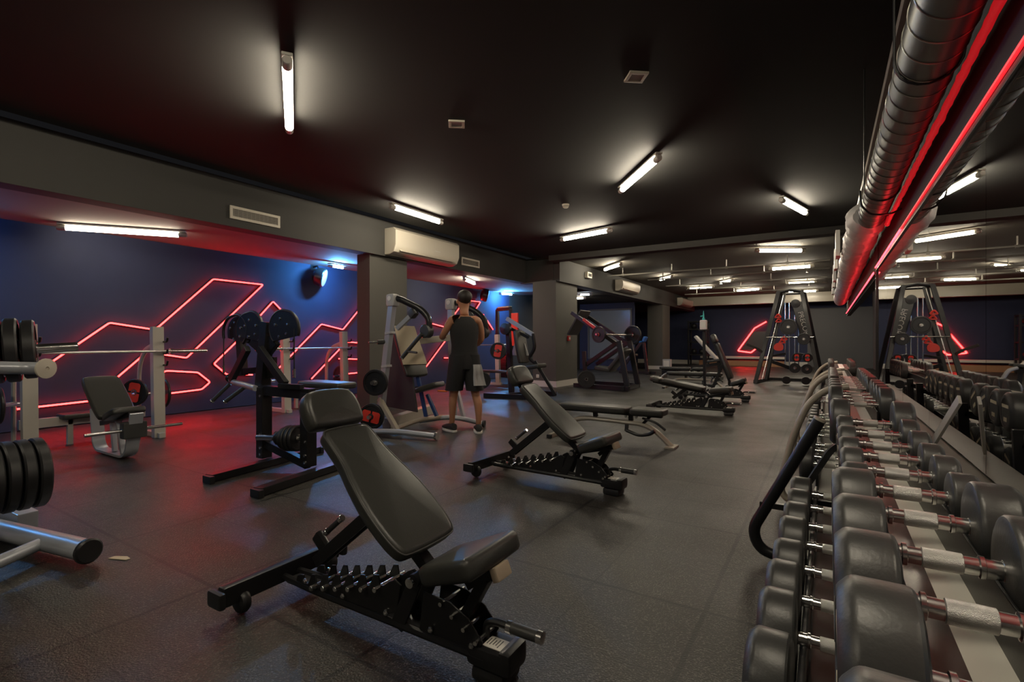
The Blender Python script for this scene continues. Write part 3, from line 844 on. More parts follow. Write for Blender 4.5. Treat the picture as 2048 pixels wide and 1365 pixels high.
press_station('pale grey barbell station nearest, in front of the jagged neon', -6.78, 1.66, 2.8, (1.15, 3.32), 'barbell resting on the nearer pale grey station')
press_station('pale grey barbell station farther along, before the first pillar', -7.35, 4.85, 6.0, (4.3, 6.5), 'barbell resting on the farther pale grey station')
plate('weight plate with red label stored on the nearer barbell station', (-7.08, 2.68, .53), (.5, -.86, 0), .16, red=True and (1, 80))
plate('black weight plate on the far side of the nearer barbell station', (-7.08, 2.98, .5), (0, 1, 0), .19)
plate('black weight plate on the near side of the nearer barbell station', (-7.08, 1.5, .5), (0, 1, 0), .19)
plate('red-lit weight plate low on the near side of the farther barbell station', (-7.65, 4.68, .5), (0, 1, 0), .16, red=(1, 0))
plate('black weight plate hung on the far upright of the farther barbell station', (-7.65, 6.15, .5), (0, 1, 0), .19)
# incline bench with loop frame
t = thing('incline_bench', 'dark tilted bench on a flat looped metal frame in front of the nearer barbell station', 'weight bench', (-6.1, 2.12, 0))
lp = [(-6.52, .44), (-6.46, .09), (-6.38, .025), (-5.78, .025), (-5.68, .08), (-5.56, .46)]
mb = MB()
pts = fillet([V((x, 2.12, z)) for x, z in lp], .08)
for a, b in zip(pts, pts[1:]): mb.bar(a - (b - a) * .05, b + (b - a) * .05, .14, .016, up=(0, 1, 0) if False else None, bev=.003) if False else None
rings = []
for i, p in enumerate(pts):
    d = (pts[min(i + 1, len(pts) - 1)] - pts[max(i - 1, 0)]).normalized(); nn = V((-d.z, 0, d.x))
    rings.append(mb.ring([p + V((0, s * .055, 0)) + nn * q for s, q in ((-1, -.011), (1, -.011), (1, .011), (-1, .011))]))
mb.skin(rings); mb.build('loop_frame', 'silver_paint', t)
mb = MB(); mb.bar((-6.05, 2.12, .04), (-6.12, 2.12, .36), .05, .04, bev=.006); mb.bar((-5.85, 2.12, .04), (-5.98, 2.12, .36), .05, .04, bev=.006); mb.build('brace', 'silver_paint', t)
bd = V((-.5, 0, .42)).normalized()
MB().pad(rect_outline(.6, .34), .06, plane_matrix((-6.0, 2.12, .36), bd, (0, -1, 0)), .018).build('backrest', 'black_vinyl', t, 60)
MB().pad(rect_outline(.3, .3), .06, plane_matrix((-5.97, 2.12, .36), (.94, 0, .34), (0, 1, 0)), .018).build('seat', 'black_vinyl', t, 60)
MB().bar((-6.35, 2.12, .3), (-5.66, 2.12, .44), .06, .05, bev=.006).build('pad_support', 'black_steel', t)
MB().cyl((-5.62, 1.74, .3), (-5.62, 2.54, .3), .016, 12).build('peg_bar', 'chrome', t)
MB().box((-5.63, 2.12, .3), (.1, .2, .16), bev=.02).build('roller_block', 'rubber', t)

# ------------------------------------------------------------------ near plate-loaded stand at the edge of the floor
t = thing('plate_stand', 'grey steel plate stand with a thick oval foot, nearest to the edge of the room', 'weight rack', (-3.85, .85, 0))
mb = MB(); mb.tube([(-4.3, .79, .075), (-3.3, .99, .075), (-3.215, 1.005, .075)], .062, 16, flat=.78, up=(0, 0, 1)); mb.build('base_foot', 'silver_paint', t)
MB().lathe([(.0, 0), (.058, 0), (.064, .006), (.064, .022), (.055, .03), (0, .03)], (-3.215, 1.005, .075), (-2.2, 1.21, .075), 20).build('end_cap', 'black_paint', t)
MB().cyl((-3.52, .9, .075), (-3.3, .55, .075), .032, 16).build('side_foot', 'silver_paint', t)
MB().bar((-3.95, .65, 0), (-4.0, .65, 1.3), .11, .11, bev=.01).build('upright', 'silver_paint', t)
MB().bar((-4.3, .93, .09), (-3.98, .97, .07), .1, .14, bev=.012).build('rear_foot', 'silver_paint', t)
mb_ = MB(); mb_.bar((-3.53, .4, 1.04), (-3.95, .62, 1.05), .06, .06, bev=.008); mb_.bar((-3.95, .63, 1.05), (-3.68, .65, 1.085), .07, .07, bev=.008); mb_.build('upper_arm', 'silver_paint', t)
MB().bar((-3.95, .66, .45), (-3.62, .66, .44), .07, .07, bev=.008).build('lower_arm', 'silver_paint', t)
MB().lathe([(0, 0), (.026, 0), (.026, .43), (.022, .44), (0, .44)], (-3.7, .66, 1.09), (-3.57, 1.1, 1.12), 18).build('upper_peg', 'chrome', t)
MB().lathe([(0, 0), (.026, 0), (.026, .3), (0, .3)], (-3.62, .66, .44), (-3.62, 1, .44), 18).build('lower_peg', 'chrome', t)
mb = MB(); mb.tube([(-3.53, .4, 1.04), (-3.44, .84, 1.012), (-3.38, .885, 1.01)], .031, 16, fil=.05); mb.build('horn', 'silver_paint', t)
MB().lathe([(0, 0), (.047, 0), (.051, .006), (.051, .016), (.01, .02), (.01, .014), (0, .014)], (-3.382, .884, 1.01), (-2.6, 1.25, .98), 20).build('horn_cap', 'white_plastic', t)
W4 = ('nearest', 'second', 'third', 'fourth')
for k in range(3):
    plate('weight plate on the upper peg of the plate stand, %s of three from the upright' % ('first', 'second', 'third')[k], V((-3.7, .66, 1.09)) + V((.13, .44, .03)) * (.24 + .142 * k), (.13, .44, .03), .17 - .012 * (k == 2), .055, group='plates on the plate stand')
for k in range(4):
    plate('thick weight plate on the lower peg of the plate stand, %s from the upright' % ('first', 'second', 'third', 'fourth')[k], (-3.62, .735 + .06 * k, .44), (0, 1, 0), .185, .05, group='plates on the plate stand')
mb = MB(); mb.prism([(-.06, -.015), (.05, -.02), (.06, .0), (.02, .022), (-.05, .015)], .004, Matrix.Translation((-3.16, 1.13, .001)) @ Matrix.Rotation(R(25), 4, 'Z'))
tag(mb.build('paper_scrap', 'label_cream'), 'small crumpled cream scrap on the floor by the oval grey foot', 'paper scrap')

# ------------------------------------------------------------------ black dual-cam machine
t = thing('cable_row_machine', 'black standing machine with two round cam plates in front of the neon wall', 'gym machine', (-4.1, 2.7, 0))
for xa, nm in ((-4.42, 0), (-3.76, 1)):
    MB().bar((xa + (.17 if not nm else .2), 2.12, .035), (xa - .02, 3.3, .035), .09, .06, bev=.006).build('base_foot', 'black_steel', t)
    for y, dx in ((2.11, .19 if not nm else .21), (3.3, -.02)): MB().box((xa + dx, y, .03), (.12, .04, .06), bev=.006).build('foot_cap', 'plate_rubber', t)
P1, P2 = (-4.46, 2.72), (-3.83, 2.74)
MB().bar((*P1, .06), (*P1, .72), .1, .1, bev=.006).build('upright', 'black_steel', t)
MB().bar((*P2, .06), (*P2, .70), .1, .1, bev=.006).build('upright', 'black_steel', t)
MB().bar((P1[0] - .05, P1[1], .69), (P2[0] + .05, P2[1], .69), .08, .09, bev=.006).build('top_beam', 'black_steel', t)
MB().bar((*P1, .2), (*P2, .07), .06, .07, bev=.006).build('diagonal_brace', 'black_steel', t)
for p in (P1, P2):
    for z in (.1, .16, .28, .64): MB().lathe([(0, 0), (.013, 0), (.013, .006), (0, .008)], (p[0] + .02, p[1] - .05, z), (p[0] + .02, -9, z), 6).build('bolt', 'chrome', t)
MB().bar((-4.56, 2.76, .7), (-4.5, 2.78, 1.33), .11, .09, bev=.006).build('mast', 'black_steel', t)
mb = MB(); mb.prism([(-4.78, 1.12), (-4.5, .98), (-4.32, 1.12), (-4.42, 1.2), (-4.66, 1.2)], .05, plane_matrix((0, 2.8, 0), (1, 0, 0), (0, 0, 1)), bev=.004); mb.box((-4.5, 2.78, .9), (.26, .03, .2)); mb.build('mast_plate', 'black_steel', t)
for cx, cz, s in ((-4.98, 1.25, -1), (-4.72, 1.27, -1), (-4.22, 1.27, 1)):
    out = []
    for k in range(25):
        a = R(200 - 250 * k / 24) if s < 0 else R(-20 + 250 * k / 24)
        rr = .19 + (.06 * max(0, math.cos(a - (R(200) if s < 0 else R(-20)))))
        out.append((cx + rr * math.cos(a), cz + rr * .85 * math.sin(a) - (.0)))
    cam_ = MB().prism(out, .022, plane_matrix((0, 2.76 + (.05 if cx == -4.98 else 0), 0), (1, 0, 0), (0, 0, 1)), bev=.003).build('cam_plate', 'black_steel', t)
    r_ = MB(); pts = [V((u, 2.749, v)) for u, v in out]; r_.tube(pts, .014, 8); r_.build('cable_groove', 'plate_rubber', cam_)
    for a in (20, 100, 160, 250, 320): MB().lathe([(0, 0), (.013, 0), (.013, .008), (0, .01)], (cx + .1 * math.cos(R(a)), 2.74, cz + .085 * math.sin(R(a))), (cx + .1 * math.cos(R(a)), 0, cz + .085 * math.sin(R(a))), 6).build('cam_bolt', 'chrome', cam_)
MB().bar((-4.86, 2.78, 1.2), (-4.26, 2.78, 1.3), .07, .08, bev=.006).build('cam_beam', 'black_steel', t)
MB().bar((-5.08, 2.84, 1.26), (-5.02, 2.84, .8), .075, .07, bev=.006).build('hanging_arm', 'black_steel', t)
MB().bar((-5.02, 2.84, .84), (-4.55, 2.84, .88), .06, .06, bev=.006).build('lower_arm', 'black_steel', t)
for a, b in (((-4.7, 2.7, 1.08), (-5.06, 2.74, .76)), ((-4.5, 2.7, 1.08), (-4.1, 2.7, .76))):
    MB().bar(a, b, .05, .07, bev=.006).build('v_leg', 'black_steel', t)
mb = MB(); mb.tube([(-5.12, 2.76, .77), (-5.02, 2.74, .74), (-4.5, 2.66, .71)], .028, 12, fil=.05); mb.build('handle_axle', 'silver_paint', t)
MB().sphere((-5.12, 2.76, .775), .045).build('axle_joint', 'black_steel', t)
for a, b in (((-5.08, 2.74, .72), (-5.22, 2.64, .55)), ((-4.74, 2.7, .71), (-4.9, 2.6, .57))):
    MB().cyl(a, b, .02, 12, .004).build('grip', 'rubber', t)
    MB().cyl(V(b), V(b) + (V(b) - V(a)).normalized() * .012, .023, 12, .002).build('grip_cap', 'chrome', t)
for x0 in (-5.2, -4.03):
    MB().cyl((x0, 2.74, 1.26), (x0, 2.74, .82), .006, 6).build('cable', 'plate_rubber', t)
    MB().cyl((x0, 2.74, .82), (x0, 2.74, .9), .013, 8, .002).build('cable_end', 'chrome', t)
MB().bar((-4.12, 2.66, .75), (-3.86, 2.7, .75), .05, .045, bev=.005).build('support_arm', 'black_steel', t)
MB().pad(rect_outline(.62, .26), .06, plane_matrix((-4.5, 3.2, .69), (1, .02, 0), (-.02, 1, 0)), .02).build('chest_pad', 'black_vinyl', t, 60)
MB().cyl((P2[0], P2[1], .3), (-4.4, 2.62, .27), .025, 14).build('plate_peg', 'chrome', t)
for k, (rr, th) in enumerate(((.115, .035), (.115, .035), (.115, .035), (.1, .03))):
    d = V((-.57, -.12, -.03)).normalized()
    plate('small weight plate on the low peg of the dual-cam machine, %s from the upright' % W4[k].replace('nearest', 'first'), V((P2[0], P2[1], .3)) + d * (.12 + .045 * k), d, rr, th, group='plates on the low peg of the dual-cam machine')
d = V((-.57, -.12, -.03)).normalized(); c0 = V((P2[0], P2[1], .3)) + d * .3
t = thing('spring_clip', 'dark lobed collar clamp outside the plates on the low peg of the dual-cam machine', 'collar clamp', c0)
MB().lathe([(.0275, 0), (.06, .004), (.065, .02), (.06, .04), (.0275, .045)], c0, c0 + d, 20, ring=True).build('ring', 'black_steel', t)
x, y, z = frame_to((0, 0, 0), d)
for k in range(5):
    a = 2 * math.pi * k / 5
    MB().sphere(c0 + d * .045 + (x * math.cos(a) + y * math.sin(a)) * .045, .018).build('lobe', 'black_steel', t)

# ------------------------------------------------------------------ silver lever press machine
t = thing('lever_press_machine', 'silver plate-loaded lever machine with two uprights and a towel-draped backrest, before the first pillar', 'gym machine', (-4.6, 5.0, 0))
mb = MB(); mb.tube([(-4.75, 4.2, .05), (-4.3, 4.3, .075), (-3.84, 4.42, .05)], .042, 12, fil=.3, flat=.8); mb.build('front_foot', 'silver_paint', t)
MB().lathe([(.02, 0), (.044, 0), (.047, .008), (.047, .03), (.02, .03)], (-3.84, 4.42, .05), (-2.84, 4.66, .03), 16).build('foot_ring', 'chrome', t)
mb = MB(); mb.tube([(-4.75, 5.15, .05), (-4.3, 5.3, .13), (-3.88, 5.42, .05)], .042, 12, fil=.3, flat=.8); mb.build('far_foot', 'silver_paint', t)
MB().lathe([(0, 0), (.046, 0), (.046, .03), (0, .035)], (-3.88, 5.42, .05), (-2.88, 5.7, .0), 16).build('foot_cap', 'plate_rubber', t)
MB().bar((-4.82, 4.6, .08), (-5.2, 5.9, .1), .12, .14, bev=.012).build('base_rail', 'cream_paint', t)
mb = MB(); mb.tube([(-4.55, 4.5, .06), (-4.55, 5.0, .12), (-4.4, 5.35, .11)], .03, 10, fil=.2); mb.build('curved_rail', 'cream_paint', t)
MB().bar((-4.84, 4.5, .1), (-4.615, 4.5, 1.6), .085, .075, up=(0, 1, 0), bev=.01).build('upright', 'silver_paint', t)
MB().bar((-4.38, 5.42, .1), (-4.42, 5.42, 1.62), .085, .075, up=(0, 1, 0), bev=.01).build('upright', 'silver_paint', t)
MB().bar((-4.8, 4.46, .42), (-4.44, 4.42, .05), .055, .055, bev=.008).build('diagonal_leg', 'cream_paint', t)
MB().bar((-4.4, 5.42, .75), (-4.2, 5.42, .1), .05, .05, bev=.008).build('diagonal_leg', 'silver_paint', t)
for x, y in ((-4.605, 4.5), (-4.42, 5.42)):
    h = MB(); h.box((x, y, 1.66), (.14, .12, .16), bev=.035); h.build('pivot_housing', 'grey_paint', t)
    MB().lathe([(0, 0), (.03, 0), (.03, .006), (0, .007)], (x + .0, y - .06, 1.68), (x, y - 2, 1.68), 16).build('pivot_badge', 'white_enamel', t)
# press arms with counterweights
for y, x, s in ((4.5, -4.55, 1), (5.42, -4.36, 1)):
    mb = MB(); mb.tube([(x, y + .02, 1.68), (x + .06, y + .02, 1.67), (x + .33, y + .1, 1.54), (x + .44, y + .12, 1.42), (x + .44, y + .12, 1.3)], .04, 14, fil=.1); mb.build('press_arm', 'black_steel', t)
    mb = MB(); mb.bar((x + .02, y, 1.3), (x + .28, y + .06, 1.52), .05, .055, bev=.008); mb.build('link_bar', 'silver_paint', t)
    MB().box((x + .24, y + .05, 1.49), (.1, .09, .1), rot=(0, R(-40), 0), bev=.02).build('link_sleeve', 'rubber', t)
    MB().lathe([(.02, 0), (.07, 0), (.085, .012), (.085, .085), (.07, .1), (.02, .1)], (x + .4, y + .07, 1.27), (x + .4, y + 2, 1.27), 22).build('arm_joint', 'rubber', t)
    MB().cyl((x + .38, y + .06, 1.24), (x + .13, y - .02, .95), .025, 14, .006).build('grip', 'rubber', t)
    MB().cyl((x + .13, y - .02, .95), (x + .12, y - .024, .94), .027, 14).build('grip_cap', 'chrome', t)
    MB().cyl((x + .2, y, 1.02), (x + .38, y - .03, 1.01), .014, 10, .003).build('side_grip', 'rubber', t)
MB().cyl((-4.73, 4.46, 1.14), (-4.82, 4.3, 1.13), .013, 10).build('storage_peg', 'chrome', t)
MB().cyl((-4.71, 4.5, 1.14), (-4.77, 4.4, 1.135), .03, 14, .005).build('peg_sleeve', 'rubber', t)
for z in (.83, 1.25): MB().box((-4.84 + .15 * z, 4.5, z), (.1, .092, .03), rot=(0, R(-8.5), 0), bev=.004).build('collar', 'grey_paint', t)
MB().bar((-4.4, 5.42, 1.2), (-5.0, 5.05, 1.12), .06, .09, bev=.01).build('cross_beam', 'cream_paint', t)
MB().prism([(-5.35, .25), (-4.62, .2), (-4.75, .9), (-5.0, 1.2), (-5.2, 1.2)], .03, plane_matrix((0, 4.98, 0), (1, 0, 0), (0, 0, 1)), bev=.004).build('rear_panel', 'dark_panel', t)
bd = V((-.26, .02, .62)).normalized()
MB().pad(rect_outline(.7, .34), .07, plane_matrix((-4.66, 4.98, .66), bd, (-.38, -.92, .0)), .022).build('backrest', 'black_vinyl', t, 60)
MB().pad(rect_outline(.34, .32), .07, plane_matrix((-4.6, 4.98, .46), (.93, .2, .28), (-.2, .97, 0)), .022).build('seat', 'black_vinyl', t, 60)
mb = MB(); mb.bar((-4.5, 5.02, .44), (-4.36, 5.05, .16), .05, .04, bev=.006); mb.bar((-4.66, 5.0, .72), (-4.52, 5.02, .14), .055, .03, bev=.006); mb.build('seat_post', 'dark_blue_plastic', t)
MB().cyl((-4.3, 5.0, .5), (-4.16, 5.02, .5), .012, 10, .003).build('adjuster_pin', 'orange_plastic', t)
for z in (.63, .2):
    MB().cyl((-4.925 + .15 * z, 4.5, z), (-4.925 + .15 * z + .077, 4.293, z), .024, 14).build('plate_peg', 'chrome', t)
plate('black weight plate on the upper peg of the silver lever machine', (-4.83 + .0455, 4.378, .63), (.35, -.94, 0), .165, .05)
plate('weight plate with a red panel on the low peg of the silver lever machine', (-4.895 + .0455, 4.378, .2), (.35, -.94, 0), .165, .05, red=(1, -12), hub='rubber')
# towel over the backrest
mb = MB()
x, y, z = bd, V((-.38, -.92, 0)).normalized(), bd.cross(V((-.38, -.92, 0))).normalized()
rings = []
rnd2 = random.Random(5)
for i in range(13):
    u = .16 + .56 * i / 12
    o_ = V((-4.66, 4.98, .66)) + x * u
    w_ = .175 - .03 * (i / 12)
    row_f = [o_ + y * (w_ * (k / 5 - 1)) + z * (.082 + .006 * rnd2.random()) for k in range(11)]
    row_b = [o_ + y * (w_ * (k / 5 - 1)) + z * .072 for k in range(10, -1, -1)]
    rings.append(mb.ring(row_f + row_b))
mb.skin(rings)
tag(mb.build('towel', 'tan_towel', None, 80), 'tan towel draped over the backrest of the silver lever machine', 'towel')
# ------------------------------------------------------------------ dumbbell racks
UX, UZ, LX, LZ = .145, .82, .01, .48
def rack(label, y0, y1, frames, steel, tubecol):
    t = thing('dumbbell_rack', label, 'dumbbell rack', (.1, (y0 + y1) / 2, 0), 'two-tier dumbbell racks')
    for x, z, nm in ((UX, UZ - .106, 'upper'), (LX, LZ - .114, 'lower')):
        MB().box((x - .028, (y0 + y1) / 2, z), (.08, y1 - y0, .008), rot=(0, R(4), 0), bev=.001).build('%s_shelf' % nm, 'tray_dark' if steel == 'black_steel' else 'tray_light', t)
        MB().box((x + .055, (y0 + y1) / 2, z + .0), (.085, y1 - y0, .008), rot=(0, R(-10), 0), bev=.001).build('%s_shelf_back' % nm, 'tray_light', t)
        for s in (-1, 1):
            mb = MB(); mb.box((x + (-.056 if s < 0 else .0635), (y0 + y1) / 2, z + .045), (.014 if s < 0 else .005, y1 - y0, .084 if nm == 'upper' else .1), bev=.004)
            mb.build('%s_rail' % nm, 'black_steel', t)
    for y, kind in frames:
        if kind == 'black':
            mb = MB(); mb.tube([(.36, y, .03), (-.1, y, .03), (-.3, y, .06), (-.335, y, .16), (-.03, y, .765)], .028, 14, fil=.1); mb.build('end_frame', 'black_steel', t)
            MB().lathe([(.02, 0), (.029, 0), (.029, .012), (.02, .014)], (-.034, y, .757), (.1, y, 1.03), 16).build('frame_ring', 'cream_paint', t)
            MB().bar((-.3, y, .3), (.02, y, .3), .03, .03).build('frame_tie', 'black_steel', t)
        elif kind == 'flat':
            mb = MB()
            pts = fillet([V((-.14, y, .36)), V((.02, y, .66)), V((.09, y, .705))], .06)
            rings = []
            for i, p in enumerate(pts):
                d = (pts[min(i + 1, len(pts) - 1)] - pts[max(i - 1, 0)]).normalized(); nn = V((-d.z, 0, d.x))
                rings.append(mb.ring([p + V((0, s * .03, 0)) + nn * q for s, q in ((-1, -.012), (1, -.012), (1, .012), (-1, .012))]))
            mb.skin(rings); mb.build('shelf_bracket', steel, t)
        else:
            mb = MB(); mb.tube([(.34, y, .03), (-.12, y, .03), (-.26, y, .06), (-.28, y, .16), (-.2, y, .5), (-.11, y, .73), (.0, y, .83), (.12, y, .85)], .03, 14, fil=.1, flat=.75)
            mb.build('end_frame', tubecol, t)
        MB().bar((.27, y, .02), (.3, y, .78), .05, .03, bev=.004).build('rear_upright', 'black_steel', t)
        mb = MB()
        mb.bar((.05, y, .66), (.3, y, .72), .03, .04); mb.build('shelf_support', 'black_steel', t)
        MB().bar((-.1, y, .34), (.29, y, .36), .03, .04).build('shelf_support', 'black_steel', t)
    return t
rk = rack('dumbbell rack nearest, with glossy brown and pale shelves and a black tube end frame', .25, 2.78, [(.3, 'arc'), (2.74, 'flat'), (2.9, 'black')], 'black_steel', 'cream_paint')
MB().bar((.40, 2.95, .67), (.46, 2.72, .91), .045, .012, up=(1, 0, 0), bev=.003).build('back_plate', 'warm_grey_paint', rk)
rack('dumbbell rack in the middle of the row, with curved pale end frames', 3.05, 5.75, [(3.95, 'arc'), (5.6, 'arc')], 'cream_paint', 'cream_paint')
rack('dumbbell rack at the far end of the row', 5.95, 8.7, [(6.2, 'arc'), (8.4, 'arc')], 'cream_paint', 'cream_paint')

def head_profile(r, L):
    return [(.02, 0), (r * .6, 0), (r * .88, L * .015), (r * .96, L * .05), (r * .993, L * .1), (r, L * .16), (r, L * .74), (r * .992, L * .8), (r * .965, L * .86), (r * .87, L * .97), (r * .83, L), (r * .7, L * 1.0), (r * .68, L * .97), (.0, L * .97)]
HEADM = {}
def dumbbell(label, x, y, z, r, L=.07, grip=.135, group=None, rng=random.Random(11)):
    key = (round(r, 3), round(L, 3))
    if key in HEADM:
        t = copy_tree(HEADM[key][0], None, HEADM[key][1]); t.location = (x, y, z)
        t.rotation_euler = (rng.uniform(-.5, .5), 0, rng.uniform(-.02, .02))
        return tag(t, label, 'dumbbell', group)
    t = thing('dumbbell', label, 'dumbbell', (0, 0, 0), group)
    hs = [t]
    h = grip / 2
    hm = MB()
    hm.lathe([(.0, -h - .02), (.0155, -h - .02), (.0155, -h), (.0135, -h + .001), (.0135, -h * .72), (.0165, -h * .7), (.0165, -h * .62), (.0125, -h * .6), (.0125, h * .6), (.0165, h * .62), (.0165, h * .7), (.0135, h * .72), (.0135, h - .001), (.0155, h), (.0155, h + .02), (0, h + .02)], (0, 0, 0), (1, 0, 0), 16)
    kids = [hm.build('handle', 'chrome', t)]
    kn = MB().lathe([(.0127, 0), (.0149, .001), (.0153, h * .36), (.0149, h * .72 - .001), (.0127, h * .72)], (-h * .36, 0, 0), (1, 0, 0), 16).build('knurled_grip', 'chrome_knurl', t)
    kids.append(kn)
    sub = {}
    for s in (-1, 1):
        hd = MB().lathe(head_profile(r, L), (s * h, 0, 0), (s, 0, 0), 32).build('head', 'rubber', t, 30)
        kids.append(hd)
        MB().lathe([(.016, 0), (.024, 0), (.022, .014), (.016, .016)], (s * (h - .012), 0, 0), (s, 0, 0), 16)
        lb = MB(); xx = s * (h + L * .97 + .0008)
        w = r * .7
        for dz, hh, ww in ((r * .3, r * .16, w * 1.5), (-r * .36, r * .2, w * .7)):
            lb.box((xx, 0, dz), (.0015, ww, hh), bev=0)
        k2 = lb.build('weight_marking', 'label_cream', hd)
        sub[hd.name] = [k2]
    HEADM[key] = (t, {t.name: kids, **sub})
    t.location = (x, y, z)
    return t
ORD = ['first', 'second', 'third', 'fourth', 'fifth', 'sixth', 'seventh', 'eighth', 'ninth', 'tenth', 'eleventh', 'twelfth', 'thirteenth', 'fourteenth', 'fifteenth', 'sixteenth']
def size_word(r): return 'large' if r >= .08 else ('medium' if r >= .06 else 'small')
Y1 = [.44, .62, .80, .98, 1.185, 1.37, 1.56, 1.75, 1.95, 2.18, 2.46]
R1 = [.085, .085, .08, .08, .08, .056, .056, .052, .056, .06, .094]
for i, (y, r) in enumerate(zip(Y1, R1)):
    dumbbell('%s dumbbell on the upper tier of the nearest rack, %s from the near end' % (size_word(r), ORD[i]), UX, y, UZ, r, .07 if r > .07 else .05, group='dumbbells on the nearest rack')
Y2 = [.50, .70, .90, 1.10, 1.30, 1.49, 1.69, 1.90, 2.10, 2.33, 2.54]
R2 = [.095, .095, .095, .095, .095, .09, .08, .085, .08, .07, .07]
for i, (y, r) in enumerate(zip(Y2, R2)):
    dumbbell('%s dumbbell on the lower tier of the nearest rack, %s from the near end' % (size_word(r), ORD[i]), LX, y, LZ, r, .078, group='dumbbells on the nearest rack')
def fill(x, z, y0, n, step, frames, tier, rackname, r, L, skip=()):
    k = 0
    for i in range(n):
        y = y0 + step * i
        if i in skip or min(abs(y - f) for f in frames) < .125: continue
        dumbbell('black dumbbell on the %s tier of the %s rack, %s from its near end' % (tier, rackname, ORD[k]), x, y, z, r, L, .15, group='dumbbells on the %s rack' % rackname)
        k += 1
fill(UX, UZ, 3.18, 13, .197, (3.95, 5.6), 'upper', 'middle', .094, .065)
fill(LX, LZ, 3.18, 13, .197, (3.95, 5.6), 'lower', 'middle', .09, .065)
fill(UX, UZ, 6.08, 12, .21, (6.2, 8.4), 'upper', 'farthest', .094, .065, (2, 3, 4))
fill(LX, LZ, 6.08, 12, .21, (6.2, 8.4), 'lower', 'farthest', .09, .065)

# ------------------------------------------------------------------ the person
def skin_mesh(name, joints, edges, material, parent, levels=2):
    me = bpy.data.meshes.new(name)
    off = WORLD.get(parent.name, V((0, 0, 0))) if parent else V((0, 0, 0))
    names = list(joints)
    me.from_pydata([V(joints[n][0]) - off for n in names], [(names.index(a), names.index(b)) for a, b in edges], [])
    o = bpy.data.objects.new(name, me); C.objects.link(o)
    o.modifiers.new('s', 'SKIN').use_smooth_shade = True
    o.modifiers.new('d', 'SUBSURF').render_levels = levels
    o.modifiers['d'].levels = levels
    for i, n in enumerate(names):
        r = joints[n][1]; r = (r, r) if not isinstance(r, tuple) else r
        me.skin_vertices[0].data[i].radius = r
        me.skin_vertices[0].data[i].use_root = (i == 0)
    bpy.context.view_layer.update()
    dg = bpy.context.evaluated_depsgraph_get()
    m2 = bpy.data.meshes.new_from_object(o.evaluated_get(dg))
    bpy.data.objects.remove(o)
    o = bpy.data.objects.new(name, m2); C.objects.link(o)
    m2.materials.clear(); m2.materials.append(M[material])
    for p in m2.polygons: p.use_smooth = True
    if parent: o.parent = parent
    WORLD[o.name] = off
    return o
PC = V((-3.86, 5.0, 0))
t = thing('person', 'person in black sleeveless top and black shorts standing by the silver machine', 'person', PC)
fw = V((-.82, .57, 0)).normalized()        # facing the machine, away from the camera side
rt = V((fw.y, -fw.x, 0))                   # the person's right hand side
def pp(f, r, z): return PC + fw * f + rt * r + V((0, 0, z))
J = {'pelvis': (pp(0, 0, .93), (.135, .105)), 'belly': (pp(.01, 0, 1.06), (.13, .095)), 'chest': (pp(.01, 0, 1.25), (.155, .11)), 'upper': (pp(0, 0, 1.38), (.13, .09)),
     'neckb': (pp(.0, 0, 1.46), .062), 'neck': (pp(.02, 0, 1.53), .054), 'head1': (pp(.04, 0, 1.6), (.07, .085)), 'head2': (pp(.03, 0, 1.68), (.076, .095)), 'head3': (pp(.025, 0, 1.745), (.055, .07))}
E_ = [('pelvis', 'belly'), ('belly', 'chest'), ('chest', 'upper'), ('upper', 'neckb'), ('neckb', 'neck'), ('neck', 'head1'), ('head1', 'head2'), ('head2', 'head3')]
FEET = {}
